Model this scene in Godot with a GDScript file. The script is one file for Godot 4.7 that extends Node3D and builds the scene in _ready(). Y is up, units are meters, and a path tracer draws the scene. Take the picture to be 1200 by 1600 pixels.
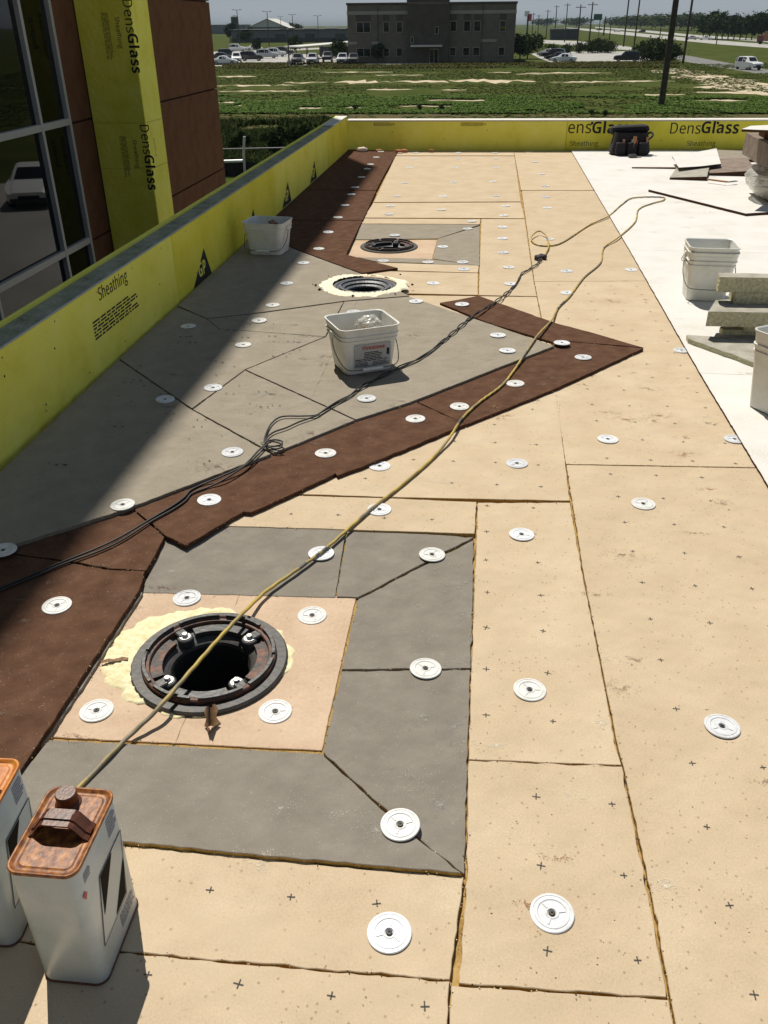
extends Node3D
# A low roof under insulation work: boards, plates, drains, cords, buckets; a field and offices beyond.
# x runs to the right of the roof, z backwards along it, y up; the top of the tan boards is y = 0, the ground y = GY.

const GY := -4.9
var rng := RandomNumberGenerator.new()
var M := {}
var used := {}
var roof: Node3D
var crumb_spots: Array = []

# ---------------------------------------------------------------- helpers
func pv(a: Array) -> PackedVector2Array:
	var o := PackedVector2Array()
	for i in range(0, a.size(), 2):
		o.append(Vector2(a[i], a[i + 1]))
	return o

func numbered(called: String) -> String:
	if not used.has(called):
		used[called] = 0
		return called
	used[called] += 1
	return "%s_%03d" % [called, used[called]]

func tag(o, label: String, category: String, group := ""):
	o.set_meta("label", label)
	o.set_meta("category", category)
	if group != "":
		o.set_meta("group", group)
	return o

func thing(called: String, label: String, category: String, at := Vector3.ZERO, turn := 0.0, group := "") -> Node3D:
	var o := Node3D.new()
	o.name = numbered(called)
	add_child(o)
	o.position = at
	o.rotation.y = turn
	tag(o, label, category, group)
	return o

func put(called: String, mesh: Mesh, m, parent: Node, at := Vector3.ZERO, rot := Vector3.ZERO) -> MeshInstance3D:
	var o := MeshInstance3D.new()
	o.mesh = mesh
	if m != null:
		o.material_override = m
	o.position = at
	o.rotation = rot
	if parent == self:
		o.name = numbered(called)
		add_child(o)
	else:
		o.name = called
		parent.add_child(o, true)
	return o

func structure(called: String, mesh: Mesh, m, at := Vector3.ZERO) -> MeshInstance3D:
	var o = put(called, mesh, m, self, at)
	o.set_meta("kind", "structure")
	return o

func st0() -> SurfaceTool:
	var st := SurfaceTool.new()
	st.begin(Mesh.PRIMITIVE_TRIANGLES)
	return st

func tri(st: SurfaceTool, a: Vector3, b: Vector3, c: Vector3):
	st.add_vertex(a); st.add_vertex(b); st.add_vertex(c)

func quad(st: SurfaceTool, a: Vector3, b: Vector3, c: Vector3, d: Vector3):
	tri(st, a, b, c); tri(st, a, c, d)

func done(st: SurfaceTool) -> ArrayMesh:
	st.generate_normals()
	return st.commit()

# chamfered box, centred
func cbox(s: Vector3, c := 0.004) -> ArrayMesh:
	var st := st0()
	st.set_smooth_group(-1)
	addbox(st, Vector3.ZERO, s, c)
	return done(st)

func addbox(st: SurfaceTool, at: Vector3, s: Vector3, c := 0.004, b := Basis.IDENTITY):
	c = min(c, 0.45 * min(s.x, min(s.y, s.z)))
	var rings := []
	for e in [[-1, c], [-1, 0.0], [1, 0.0], [1, c]]:
		var yy: float = e[0] * s.y / 2
		var inn: float = e[1]
		if e[1] == 0.0:
			yy -= e[0] * c
		var hx: float = s.x / 2 - inn
		var hz: float = s.z / 2 - inn
		var r := []
		var k := c if inn == 0.0 else 0.0
		for p in [[-hx, -hz + k], [-hx + k, -hz], [hx - k, -hz], [hx, -hz + k], [hx, hz - k], [hx - k, hz], [-hx + k, hz], [-hx, hz - k]]:
			r.append(at + b * Vector3(p[0], yy, p[1]))
		rings.append(r)
	for i in 3:
		for j in 8:
			var j2 := (j + 1) % 8
			quad(st, rings[i][j], rings[i][j2], rings[i + 1][j2], rings[i + 1][j])
	for j in range(1, 7):
		tri(st, rings[0][0], rings[0][j + 1], rings[0][j])
		tri(st, rings[3][0], rings[3][j], rings[3][j + 1])

func bar(st: SurfaceTool, a: Vector3, b: Vector3, w: float, h: float, c := 0.002):
	var d := b - a
	var z := d.normalized()
	var up := Vector3.UP if absf(z.y) < 0.95 else Vector3.RIGHT
	var x := up.cross(z).normalized()
	addbox(st, (a + b) / 2, Vector3(w, h, d.length()), c, Basis(x, z.cross(x), z))

# tube along points
func tube(st: SurfaceTool, pts: Array, rad, sides := 8, cols: Array = []):
	var n := pts.size()
	var prev := Vector3.ZERO
	var rings := []
	for i in n:
		var d: Vector3 = (pts[min(i + 1, n - 1)] - pts[max(i - 1, 0)]).normalized()
		var x := prev
		if i == 0 or absf(x.dot(d)) > 0.95:
			x = Vector3.UP if absf(d.y) < 0.9 else Vector3.RIGHT
		x = (x - d * x.dot(d)).normalized()
		prev = x
		var y := d.cross(x)
		var r = rad[i] if rad is Array else rad
		var ring := []
		for k in sides:
			var a := TAU * k / sides
			ring.append(pts[i] + (x * cos(a) + y * sin(a)) * r)
		rings.append(ring)
	st.set_smooth_group(0)
	for i in n - 1:
		if cols.size() > 0:
			st.set_color(cols[i])
		for k in sides:
			var k2 := (k + 1) % sides
			quad(st, rings[i][k], rings[i][k2], rings[i + 1][k2], rings[i + 1][k])
	st.set_smooth_group(-1)
	for k in range(1, sides - 1):
		tri(st, rings[0][0], rings[0][k], rings[0][k + 1])
		tri(st, rings[n - 1][0], rings[n - 1][k + 1], rings[n - 1][k])

func smooth(pts: Array, step := 0.02) -> Array:
	var c := Curve3D.new()
	c.bake_interval = step
	for i in pts.size():
		var t: Vector3 = (pts[min(i + 1, pts.size() - 1)] - pts[max(i - 1, 0)]) / 6.0
		c.add_point(pts[i], -t, t)
	return Array(c.get_baked_points())

func lathe(st: SurfaceTool, prof: Array, seg := 32, at := Vector3.ZERO, smoothed := false):
	st.set_smooth_group(0 if smoothed else -1)
	for i in prof.size() - 1:
		for k in seg:
			var a := TAU * k / seg
			var b := TAU * (k + 1) / seg
			var p0: Vector2 = prof[i]
			var p1: Vector2 = prof[i + 1]
			quad(st, at + Vector3(p0.x * cos(a), p0.y, p0.x * sin(a)), at + Vector3(p0.x * cos(b), p0.y, p0.x * sin(b)), at + Vector3(p1.x * cos(b), p1.y, p1.x * sin(b)), at + Vector3(p1.x * cos(a), p1.y, p1.x * sin(a)))

# loft of rounded rectangles: each ring is [y, half width, half depth, corner radius]
func rrect(hw: float, hd: float, r: float, n := 5) -> Array:
	var o := []
	for q in [[1, 1, 0.0], [-1, 1, PI / 2], [-1, -1, PI], [1, -1, 1.5 * PI]]:
		for k in n + 1:
			var a: float = q[2] + PI / 2 * k / n
			o.append(Vector2(q[0] * (hw - r) + r * cos(a), q[1] * (hd - r) + r * sin(a)))
	return o

func loft(st: SurfaceTool, rings: Array, cap0 := true, cap1 := true, sg := 0):
	var P := []
	for g in rings:
		var l := []
		for q in rrect(g[1], g[2], g[3]):
			l.append(Vector3(q.x, g[0], q.y))
		P.append(l)
	st.set_smooth_group(sg)
	var n: int = P[0].size()
	for i in P.size() - 1:
		for k in n:
			var k2 := (k + 1) % n
			quad(st, P[i][k], P[i][k2], P[i + 1][k2], P[i + 1][k])
	st.set_smooth_group(-1)
	for k in range(1, n - 1):
		if cap0: tri(st, P[0][0], P[0][k], P[0][k + 1])
		if cap1: tri(st, P[-1][0], P[-1][k + 1], P[-1][k])

# ---------------------------------------------------------------- textures and materials
func lin(r: float, g: float, b: float) -> Color:
	return Color(r, g, b).linear_to_srgb()

# a computed, tiling texture: two noises mixed, run through a colour ramp (linear colours), plus specks
func grain(sd: int, size: int, f1: float, f2: float, w2: float, ramp: Array, specks := 0, speck_col := Color(0.1, 0.08, 0.06), speck_r := 1, stretch := 1.35) -> ImageTexture:
	var n1 := FastNoiseLite.new()
	n1.seed = sd
	n1.frequency = f1
	n1.fractal_octaves = 4
	var n2 := FastNoiseLite.new()
	n2.seed = sd + 7
	n2.frequency = f2
	n2.fractal_octaves = 2
	var a := n1.get_seamless_image(size, size).get_data()
	var b := n2.get_seamless_image(size, size).get_data()
	var lut := PackedByteArray()
	lut.resize(768)
	for i in 256:
		var t := i / 255.0 * (ramp.size() - 1)
		var k: int = min(int(t), ramp.size() - 2)
		var c: Color = ramp[k].lerp(ramp[k + 1], t - k).linear_to_srgb()
		lut[i * 3] = int(clampf(c.r, 0, 1) * 255)
		lut[i * 3 + 1] = int(clampf(c.g, 0, 1) * 255)
		lut[i * 3 + 2] = int(clampf(c.b, 0, 1) * 255)
	var o := PackedByteArray()
	o.resize(size * size * 3)
	var wa := 1.0 - w2
	for i in size * size:
		var v := clampi(int((a[i] * wa + b[i] * w2 - 128.0) * stretch + 128.0), 0, 255) * 3
		o[i * 3] = lut[v]
		o[i * 3 + 1] = lut[v + 1]
		o[i * 3 + 2] = lut[v + 2]
	var img := Image.create_from_data(size, size, false, Image.FORMAT_RGB8, o)
	var g := RandomNumberGenerator.new()
	g.seed = sd
	var sc := speck_col.linear_to_srgb()
	for i in specks:
		var x := g.randi() % size
		var y := g.randi() % size
		var r := g.randi_range(0, speck_r)
		for dx in range(-r, r + 1):
			for dy in range(-r, r + 1):
				if dx * dx + dy * dy <= r * r:
					var px := posmod(x + dx, size)
					var py := posmod(y + dy, size)
					img.set_pixel(px, py, img.get_pixel(px, py).lerp(sc, g.randf_range(0.3, 0.85)))
	img.generate_mipmaps()
	return ImageTexture.create_from_image(img)

func bumps(sd: int, f: float, strength: float, size := 256) -> ImageTexture:
	var n := FastNoiseLite.new()
	n.seed = sd
	n.frequency = f
	n.fractal_octaves = 3
	var img := n.get_seamless_image(size, size)
	img.convert(Image.FORMAT_RGBA8)
	img.bump_map_to_normal_map(strength)
	return ImageTexture.create_from_image(img)

func plain(c: Color, rough := 0.7, metal := 0.0) -> StandardMaterial3D:
	var m := StandardMaterial3D.new()
	m.albedo_color = c.linear_to_srgb()
	m.roughness = rough
	m.metallic = metal
	return m

func textured(t: Texture2D, tile: float, rough := 0.85, nrm = null, ns := 0.5) -> StandardMaterial3D:
	var m := StandardMaterial3D.new()
	m.albedo_texture = t
	m.roughness = rough
	m.uv1_triplanar = true
	m.uv1_world_triplanar = true
	m.uv1_scale = Vector3.ONE / tile
	if nrm != null:
		m.normal_enabled = true
		m.normal_texture = nrm
		m.normal_scale = ns
	return m

func make_materials():
	var nb := bumps(3, 0.05, 3.0)
	var C := func(r, g, b): return Color(r, g, b)
	M.tan = textured(grain(11, 1024, 0.006, 0.33, 0.62, [C.call(0.40, 0.305, 0.20), C.call(0.47, 0.372, 0.253), C.call(0.50, 0.40, 0.278), C.call(0.56, 0.465, 0.335)], 2600, C.call(0.22, 0.15, 0.09), 1), 1.7, 0.88, nb, 0.25)
	M.tan_b = textured(grain(12, 1024, 0.007, 0.36, 0.62, [C.call(0.42, 0.322, 0.212), C.call(0.485, 0.385, 0.262), C.call(0.515, 0.415, 0.29), C.call(0.575, 0.48, 0.35)], 2400, C.call(0.26, 0.17, 0.1), 1), 1.9, 0.88, nb, 0.25)
	M.tan_pink = textured(grain(13, 512, 0.006, 0.15, 0.4, [C.call(0.43, 0.31, 0.215), C.call(0.50, 0.375, 0.265), C.call(0.55, 0.425, 0.31)], 120, C.call(0.25, 0.16, 0.1), 1), 0.9, 0.88, nb, 0.25)
	M.foam_edge = textured(grain(14, 256, 0.03, 0.2, 0.5, [C.call(0.26, 0.15, 0.035), C.call(0.42, 0.26, 0.07), C.call(0.55, 0.38, 0.13)], 200, C.call(0.12, 0.07, 0.02), 2), 0.2, 0.95, nb, 1.0)
	M.brown = textured(grain(15, 1024, 0.012, 0.4, 0.6, [C.call(0.054, 0.027, 0.016), C.call(0.088, 0.046, 0.029), C.call(0.106, 0.057, 0.036), C.call(0.18, 0.108, 0.075)], 2600, C.call(0.3, 0.24, 0.18), 1), 1.1, 0.92, nb, 0.5)
	M.brown_edge = textured(grain(16, 256, 0.03, 0.3, 0.5, [C.call(0.03, 0.015, 0.01), C.call(0.08, 0.04, 0.025), C.call(0.12, 0.07, 0.04)]), 0.15, 0.95, nb, 1.0)
	M.grey = textured(grain(17, 1024, 0.008, 0.4, 0.68, [C.call(0.195, 0.17, 0.131), C.call(0.26, 0.229, 0.18), C.call(0.278, 0.245, 0.194), C.call(0.35, 0.312, 0.252)], 2200, C.call(0.08, 0.065, 0.05), 1), 1.3, 0.9, nb, 0.35)
	M.grey_dark = textured(grain(18, 1024, 0.008, 0.4, 0.68, [C.call(0.148, 0.133, 0.11), C.call(0.198, 0.178, 0.149), C.call(0.22, 0.199, 0.167), C.call(0.29, 0.265, 0.225)], 2600, C.call(0.36, 0.33, 0.28), 1), 1.0, 0.9, nb, 0.35)
	M.grey_edge = textured(grain(19, 256, 0.03, 0.3, 0.5, [C.call(0.12, 0.10, 0.07), C.call(0.22, 0.19, 0.15), C.call(0.30, 0.27, 0.22)]), 0.15, 0.95, nb, 1.0)
	M.white = textured(grain(20, 1024, 0.006, 0.2, 0.5, [C.call(0.53, 0.50, 0.45), C.call(0.61, 0.595, 0.555), C.call(0.635, 0.62, 0.585), C.call(0.66, 0.65, 0.62)], 120, C.call(0.4, 0.36, 0.3), 1), 2.3, 0.7, nb, 0.1)
	M.deck = textured(grain(21, 256, 0.02, 0.2, 0.4, [C.call(0.16, 0.10, 0.035), C.call(0.34, 0.22, 0.08), C.call(0.45, 0.31, 0.13)]), 0.4, 0.95)
	M.plate = textured(grain(22, 256, 0.02, 0.2, 0.3, [C.call(0.60, 0.615, 0.63), C.call(0.67, 0.68, 0.69), C.call(0.70, 0.71, 0.715)]), 0.1, 0.4)
	M.plate_b = textured(grain(52, 256, 0.02, 0.2, 0.4, [C.call(0.46, 0.47, 0.48), C.call(0.60, 0.61, 0.62), C.call(0.66, 0.67, 0.68)], 160, C.call(0.25, 0.2, 0.14), 2), 0.12, 0.35)
	M.plate_c = textured(grain(53, 256, 0.02, 0.2, 0.4, [C.call(0.50, 0.49, 0.46), C.call(0.64, 0.635, 0.61), C.call(0.69, 0.685, 0.66)], 120, C.call(0.3, 0.22, 0.14), 2), 0.12, 0.45)
	M.yellow = textured(grain(23, 1024, 0.004, 0.15, 0.3, [C.call(0.72, 0.66, 0.095), C.call(0.79, 0.735, 0.125), C.call(0.81, 0.76, 0.145), C.call(0.83, 0.79, 0.19)], 260, C.call(0.2, 0.16, 0.04), 1), 1.4, 0.85, nb, 0.3)
	M.yellow_b = textured(grain(24, 512, 0.005, 0.15, 0.3, [C.call(0.68, 0.605, 0.06), C.call(0.76, 0.68, 0.085), C.call(0.80, 0.72, 0.12)], 120, C.call(0.2, 0.16, 0.04), 1), 1.2, 0.85, nb, 0.3)
	M.gypsum = textured(grain(25, 256, 0.03, 0.2, 0.4, [C.call(0.45, 0.43, 0.38), C.call(0.62, 0.6, 0.55), C.call(0.7, 0.68, 0.62)]), 0.2, 0.95)
	M.timber = textured(grain(26, 512, 0.006, 0.06, 0.35, [C.call(0.17, 0.18, 0.12), C.call(0.28, 0.29, 0.195), C.call(0.34, 0.345, 0.25), C.call(0.44, 0.43, 0.33)], 60, C.call(0.05, 0.045, 0.03), 2), 0.6, 0.9, nb, 0.6)
	for k in ['tan', 'tan_b', 'tan_pink', 'brown', 'brown_edge', 'grey', 'grey_dark', 'grey_edge', 'foam_edge', 'deck', 'white', 'yellow', 'yellow_b', 'timber']:
		M[k].metallic_specular = 0.12
	M.ink = plain(C.call(0.012, 0.011, 0.01), 0.8)
	M.ink_grey = plain(C.call(0.065, 0.058, 0.05), 0.85)
	M.ink_faint = plain(C.call(0.19, 0.155, 0.03), 0.85)
	M.panel = textured(grain(27, 512, 0.005, 0.3, 0.4, [C.call(0.115, 0.055, 0.029), C.call(0.145, 0.072, 0.039), C.call(0.16, 0.081, 0.046)], 0), 1.1, 0.9, nb, 0.4)
	M.panel_joint = plain(C.call(0.05, 0.026, 0.018), 0.9)
	M.frame = plain(C.call(0.42, 0.40, 0.36), 0.45, 0.2)
	M.dark_glass = plain(C.call(0.004, 0.005, 0.005), 0.015)
	M.dark_glass.metallic_specular = 0.4
	M.iron = textured(grain(28, 512, 0.02, 0.2, 0.4, [C.call(0.016, 0.016, 0.016), C.call(0.032, 0.033, 0.034), C.call(0.05, 0.05, 0.05), C.call(0.07, 0.06, 0.05)], 100, C.call(0.16, 0.06, 0.025), 2), 0.25, 0.42, nb, 0.15)
	M.iron_rust = textured(grain(29, 512, 0.012, 0.15, 0.35, [C.call(0.014, 0.013, 0.013), C.call(0.02, 0.018, 0.018), C.call(0.11, 0.035, 0.014), C.call(0.2, 0.075, 0.03)], 60, C.call(0.3, 0.12, 0.05), 2), 0.22, 0.6, nb, 0.3)
	M.iron_grey = textured(grain(30, 512, 0.02, 0.2, 0.4, [C.call(0.05, 0.054, 0.06), C.call(0.085, 0.092, 0.102), C.call(0.12, 0.128, 0.138)], 60, C.call(0.03, 0.03, 0.03), 2), 0.3, 0.5, nb, 0.5)
	M.iron_bowl = textured(grain(49, 512, 0.015, 0.2, 0.4, [C.call(0.014, 0.014, 0.014), C.call(0.027, 0.026, 0.025), C.call(0.038, 0.036, 0.033), C.call(0.10, 0.055, 0.03)], 120, C.call(0.16, 0.07, 0.03), 2), 0.25, 0.5, nb, 0.12)
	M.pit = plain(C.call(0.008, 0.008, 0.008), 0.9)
	M.zinc = plain(C.call(0.62, 0.62, 0.6), 0.32, 0.9)
	M.spray_foam = textured(grain(31, 512, 0.02, 0.1, 0.4, [C.call(0.50, 0.42, 0.20), C.call(0.64, 0.57, 0.33), C.call(0.72, 0.66, 0.43), C.call(0.79, 0.75, 0.57)], 60, C.call(0.3, 0.2, 0.08), 2), 0.3, 0.9, nb, 0.7)
	M.pale_foam = textured(grain(50, 512, 0.02, 0.1, 0.4, [C.call(0.58, 0.52, 0.34), C.call(0.72, 0.67, 0.48), C.call(0.78, 0.74, 0.58), C.call(0.82, 0.79, 0.66)], 60, C.call(0.35, 0.27, 0.14), 2), 0.3, 0.9, nb, 0.7)
	M.brown_pale = textured(grain(51, 512, 0.01, 0.2, 0.4, [C.call(0.13, 0.095, 0.07), C.call(0.20, 0.15, 0.115), C.call(0.26, 0.2, 0.16)]), 0.6, 0.92, nb, 0.4)
	M.rust_top = textured(grain(32, 512, 0.018, 0.22, 0.4, [C.call(0.03, 0.010, 0.004), C.call(0.10, 0.028, 0.006), C.call(0.20, 0.062, 0.010), C.call(0.34, 0.12, 0.016), C.call(0.52, 0.30, 0.10)], 260, C.call(0.05, 0.015, 0.006), 2), 0.17, 0.5, nb, 0.2)
	M.rust_orange = textured(grain(33, 512, 0.018, 0.22, 0.4, [C.call(0.20, 0.05, 0.006), C.call(0.42, 0.13, 0.012), C.call(0.5, 0.18, 0.02), C.call(0.6, 0.34, 0.12)], 160, C.call(0.05, 0.015, 0.006), 2), 0.19, 0.5, nb, 0.2)
	M.rust_dark = textured(grain(34, 256, 0.02, 0.15, 0.4, [C.call(0.03, 0.008, 0.004), C.call(0.075, 0.02, 0.009), C.call(0.15, 0.05, 0.018)], 120, C.call(0.25, 0.1, 0.03), 1), 0.1, 0.38, nb, 0.12)
	M.tin_white = textured(grain(35, 512, 0.008, 0.1, 0.3, [C.call(0.40, 0.455, 0.47), C.call(0.48, 0.545, 0.565), C.call(0.52, 0.58, 0.60)], 60, C.call(0.35, 0.3, 0.22), 1), 0.4, 0.3)
	M.tin_print = plain(C.call(0.014, 0.011, 0.010), 0.55)
	M.tin_print.metallic_specular = 0.1
	M.tin_band = plain(C.call(0.44, 0.49, 0.51), 0.32)
	M.blue_ink = plain(C.call(0.12, 0.14, 0.22), 0.5)
	M.red_ink = plain(C.call(0.45, 0.03, 0.03), 0.5)
	M.pail = textured(grain(36, 512, 0.008, 0.15, 0.35, [C.call(0.56, 0.555, 0.50), C.call(0.70, 0.70, 0.65), C.call(0.74, 0.74, 0.70)], 160, C.call(0.3, 0.27, 0.2), 1), 0.4, 0.42)
	M.pail_label = plain(C.call(0.40, 0.41, 0.41), 0.55)
	M.wire = plain(C.call(0.10, 0.10, 0.095), 0.4, 0.7)
	M.rubber = plain(C.call(0.013, 0.012, 0.012), 0.55)
	M.cord = StandardMaterial3D.new()
	M.cord.vertex_color_use_as_albedo = true
	M.cord.roughness = 0.6
	M.slab = textured(grain(37, 512, 0.02, 0.12, 0.5, [C.call(0.22, 0.20, 0.105), C.call(0.42, 0.40, 0.25), C.call(0.52, 0.50, 0.34), C.call(0.75, 0.73, 0.58)], 400, C.call(0.2, 0.17, 0.08), 2), 0.25, 0.95, nb, 2.0)
	M.slab_face = textured(grain(38, 512, 0.01, 0.2, 0.4, [C.call(0.24, 0.22, 0.175), C.call(0.33, 0.31, 0.255), C.call(0.4, 0.38, 0.32)], 200, C.call(0.1, 0.09, 0.06), 1), 0.6, 0.92, nb, 0.5)
	M.bag = textured(grain(39, 256, 0.03, 0.2, 0.5, [C.call(0.006, 0.005, 0.006), C.call(0.012, 0.011, 0.013), C.call(0.022, 0.02, 0.021)]), 0.2, 0.85, nb, 1.2)
	M.leather = plain(C.call(0.35, 0.18, 0.08), 0.7)
	M.film = StandardMaterial3D.new()
	M.film.albedo_color = Color(0.82, 0.81, 0.77, 0.45)
	M.film.transparency = BaseMaterial3D.TRANSPARENCY_ALPHA
	M.film.roughness = 0.25
	M.film.cull_mode = BaseMaterial3D.CULL_DISABLED
	M.leaf_dry = textured(grain(40, 256, 0.02, 0.1, 0.4, [C.call(0.09, 0.045, 0.02), C.call(0.2, 0.11, 0.05), C.call(0.3, 0.19, 0.1)]), 0.08, 0.8)
	M.grass = textured(grain(41, 1024, 0.006, 0.12, 0.45, [C.call(0.034, 0.046, 0.010), C.call(0.042, 0.06, 0.012), C.call(0.06, 0.07, 0.017), C.call(0.10, 0.085, 0.034)], 0), 47.0, 0.95)
	M.dirt = textured(grain(42, 512, 0.01, 0.15, 0.5, [C.call(0.06, 0.042, 0.024), C.call(0.10, 0.072, 0.04), C.call(0.085, 0.085, 0.035), C.call(0.15, 0.11, 0.065)]), 13.0, 0.95)
	M.sand = textured(grain(43, 512, 0.01, 0.15, 0.5, [C.call(0.30, 0.24, 0.16), C.call(0.48, 0.40, 0.28), C.call(0.58, 0.51, 0.39)]), 9.0, 0.95)
	M.concrete = textured(grain(44, 512, 0.006, 0.15, 0.4, [C.call(0.25, 0.24, 0.215), C.call(0.32, 0.31, 0.28), C.call(0.37, 0.355, 0.325)]), 17.0, 0.9)
	M.asphalt = textured(grain(45, 512, 0.006, 0.2, 0.5, [C.call(0.10, 0.098, 0.092), C.call(0.145, 0.14, 0.13), C.call(0.18, 0.175, 0.165)]), 11.0, 0.92)
	M.render_grey = textured(grain(46, 512, 0.006, 0.2, 0.4, [C.call(0.125, 0.108, 0.085), C.call(0.155, 0.135, 0.107), C.call(0.175, 0.153, 0.122)]), 6.0, 0.92)
	M.render_dark = textured(grain(47, 512, 0.006, 0.2, 0.4, [C.call(0.07, 0.058, 0.046), C.call(0.092, 0.078, 0.062), C.call(0.108, 0.092, 0.074)]), 6.0, 0.92)
	M.render_pale = plain(C.call(0.30, 0.27, 0.22), 0.9)
	M.metal_grey = plain(C.call(0.12, 0.125, 0.135), 0.6)
	M.metal_dark = plain(C.call(0.045, 0.047, 0.05), 0.7)
	M.roof_pale = plain(C.call(0.5, 0.49, 0.45), 0.6)
	M.pole_wood = textured(grain(48, 256, 0.01, 0.2, 0.4, [C.call(0.028, 0.02, 0.015), C.call(0.05, 0.037, 0.027), C.call(0.075, 0.056, 0.042)]), 1.3, 0.95)
	M.sign_green = plain(C.call(0.02, 0.085, 0.06), 0.6)
	M.leaves = StandardMaterial3D.new()
	M.leaves.vertex_color_use_as_albedo = true
	M.leaves.roughness = 0.8
	M.leaves.cull_mode = BaseMaterial3D.CULL_DISABLED
	M.leaves.backlight_enabled = true
	M.leaves.backlight = Color(0.05, 0.07, 0.015)
	M.leaves.metallic_specular = 0.1
	for k in ['panel', 'grass', 'dirt', 'sand', 'render_grey', 'render_dark']:
		M[k].metallic_specular = 0.1
	M.bark = plain(C.call(0.06, 0.045, 0.03), 0.95)
	M.tyre = plain(C.call(0.012, 0.012, 0.012), 0.85)
	M.rim = plain(C.call(0.35, 0.35, 0.36), 0.35, 0.8)
	M.crumb = StandardMaterial3D.new()
	M.crumb.vertex_color_use_as_albedo = true
	M.crumb.roughness = 0.95
	M.car_glass = plain(C.call(0.008, 0.009, 0.01), 0.05)
	for p in [["white", 0.75, 0.75, 0.74], ["silver", 0.42, 0.43, 0.44], ["black", 0.012, 0.012, 0.014], ["charcoal", 0.035, 0.037, 0.04], ["maroon", 0.10, 0.02, 0.018], ["rust", 0.25, 0.10, 0.055], ["blue", 0.03, 0.06, 0.13]]:
		var m := plain(C.call(p[1], p[2], p[3]), 0.3, 0.0)
		m.clearcoat_enabled = true
		m.clearcoat = 0.6
		m.clearcoat_roughness = 0.1
		M["paint_" + p[0]] = m

# ---------------------------------------------------------------- roof boards
func roughen(p: PackedVector2Array, jag: float, step: float) -> PackedVector2Array:
	var o := PackedVector2Array()
	var n := p.size()
	for i in n:
		var a := p[i]
		var b := p[(i + 1) % n]
		var l := a.distance_to(b)
		var k: int = max(1, int(l / step))
		var nr := (b - a).orthogonal().normalized()
		for j in k:
			var q := a.lerp(b, float(j) / k)
			if j > 0:
				q += nr * rng.randfn(0.0, jag * 0.7)
				if rng.randf() < 0.05:
					q += nr * rng.randf_range(-2.5, 2.5) * jag
			o.append(q)
	return o

func board_mesh(polys: Array, top: float, thick: float, mt, me, jag: float, tilt: Vector2, origin: Vector2, step: float) -> ArrayMesh:
	var s1 := st0()
	var s2 := st0()
	s1.set_smooth_group(-1)
	s2.set_smooth_group(-1)
	var bev := 0.0012
	for p0 in polys:
		var p: PackedVector2Array = p0
		if Geometry2D.is_polygon_clockwise(p):
			p.reverse()
		p = roughen(p, jag, step)
		var n := p.size()
		var inn := PackedVector2Array()
		for i in n:
			var t := (p[(i + 1) % n] - p[(i + n - 1) % n]).normalized()
			inn.append(p[i] + Vector2(-t.y, t.x) * bev)
		var idx := Geometry2D.triangulate_polygon(inn)
		if idx.is_empty():
			inn = p
			idx = Geometry2D.triangulate_polygon(inn)
		var H := func(q: Vector2) -> float: return top + (q - origin).dot(tilt)
		for i in range(0, idx.size(), 3):
			for k in [0, 1, 2]:
				var q: Vector2 = inn[idx[i + k]]
				s1.add_vertex(Vector3(q.x - origin.x, H.call(q) - top, q.y - origin.y))
		for i in n:
			var j := (i + 1) % n
			var a := Vector3(p[i].x - origin.x, H.call(p[i]) - top - bev, p[i].y - origin.y)
			var b := Vector3(p[j].x - origin.x, H.call(p[j]) - top - bev, p[j].y - origin.y)
			var ai := Vector3(inn[i].x - origin.x, H.call(inn[i]) - top, inn[i].y - origin.y)
			var bi := Vector3(inn[j].x - origin.x, H.call(inn[j]) - top, inn[j].y - origin.y)
			quad(s1, ai, bi, b, a)
			quad(s2, a, b, Vector3(b.x, -thick, b.z), Vector3(a.x, -thick, a.z))
	s1.generate_normals()
	s2.generate_normals()
	var m := s1.commit()
	s2.commit(m)
	m.surface_set_material(0, mt)
	m.surface_set_material(1, me)
	return m

var layers: Array = []

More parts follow.
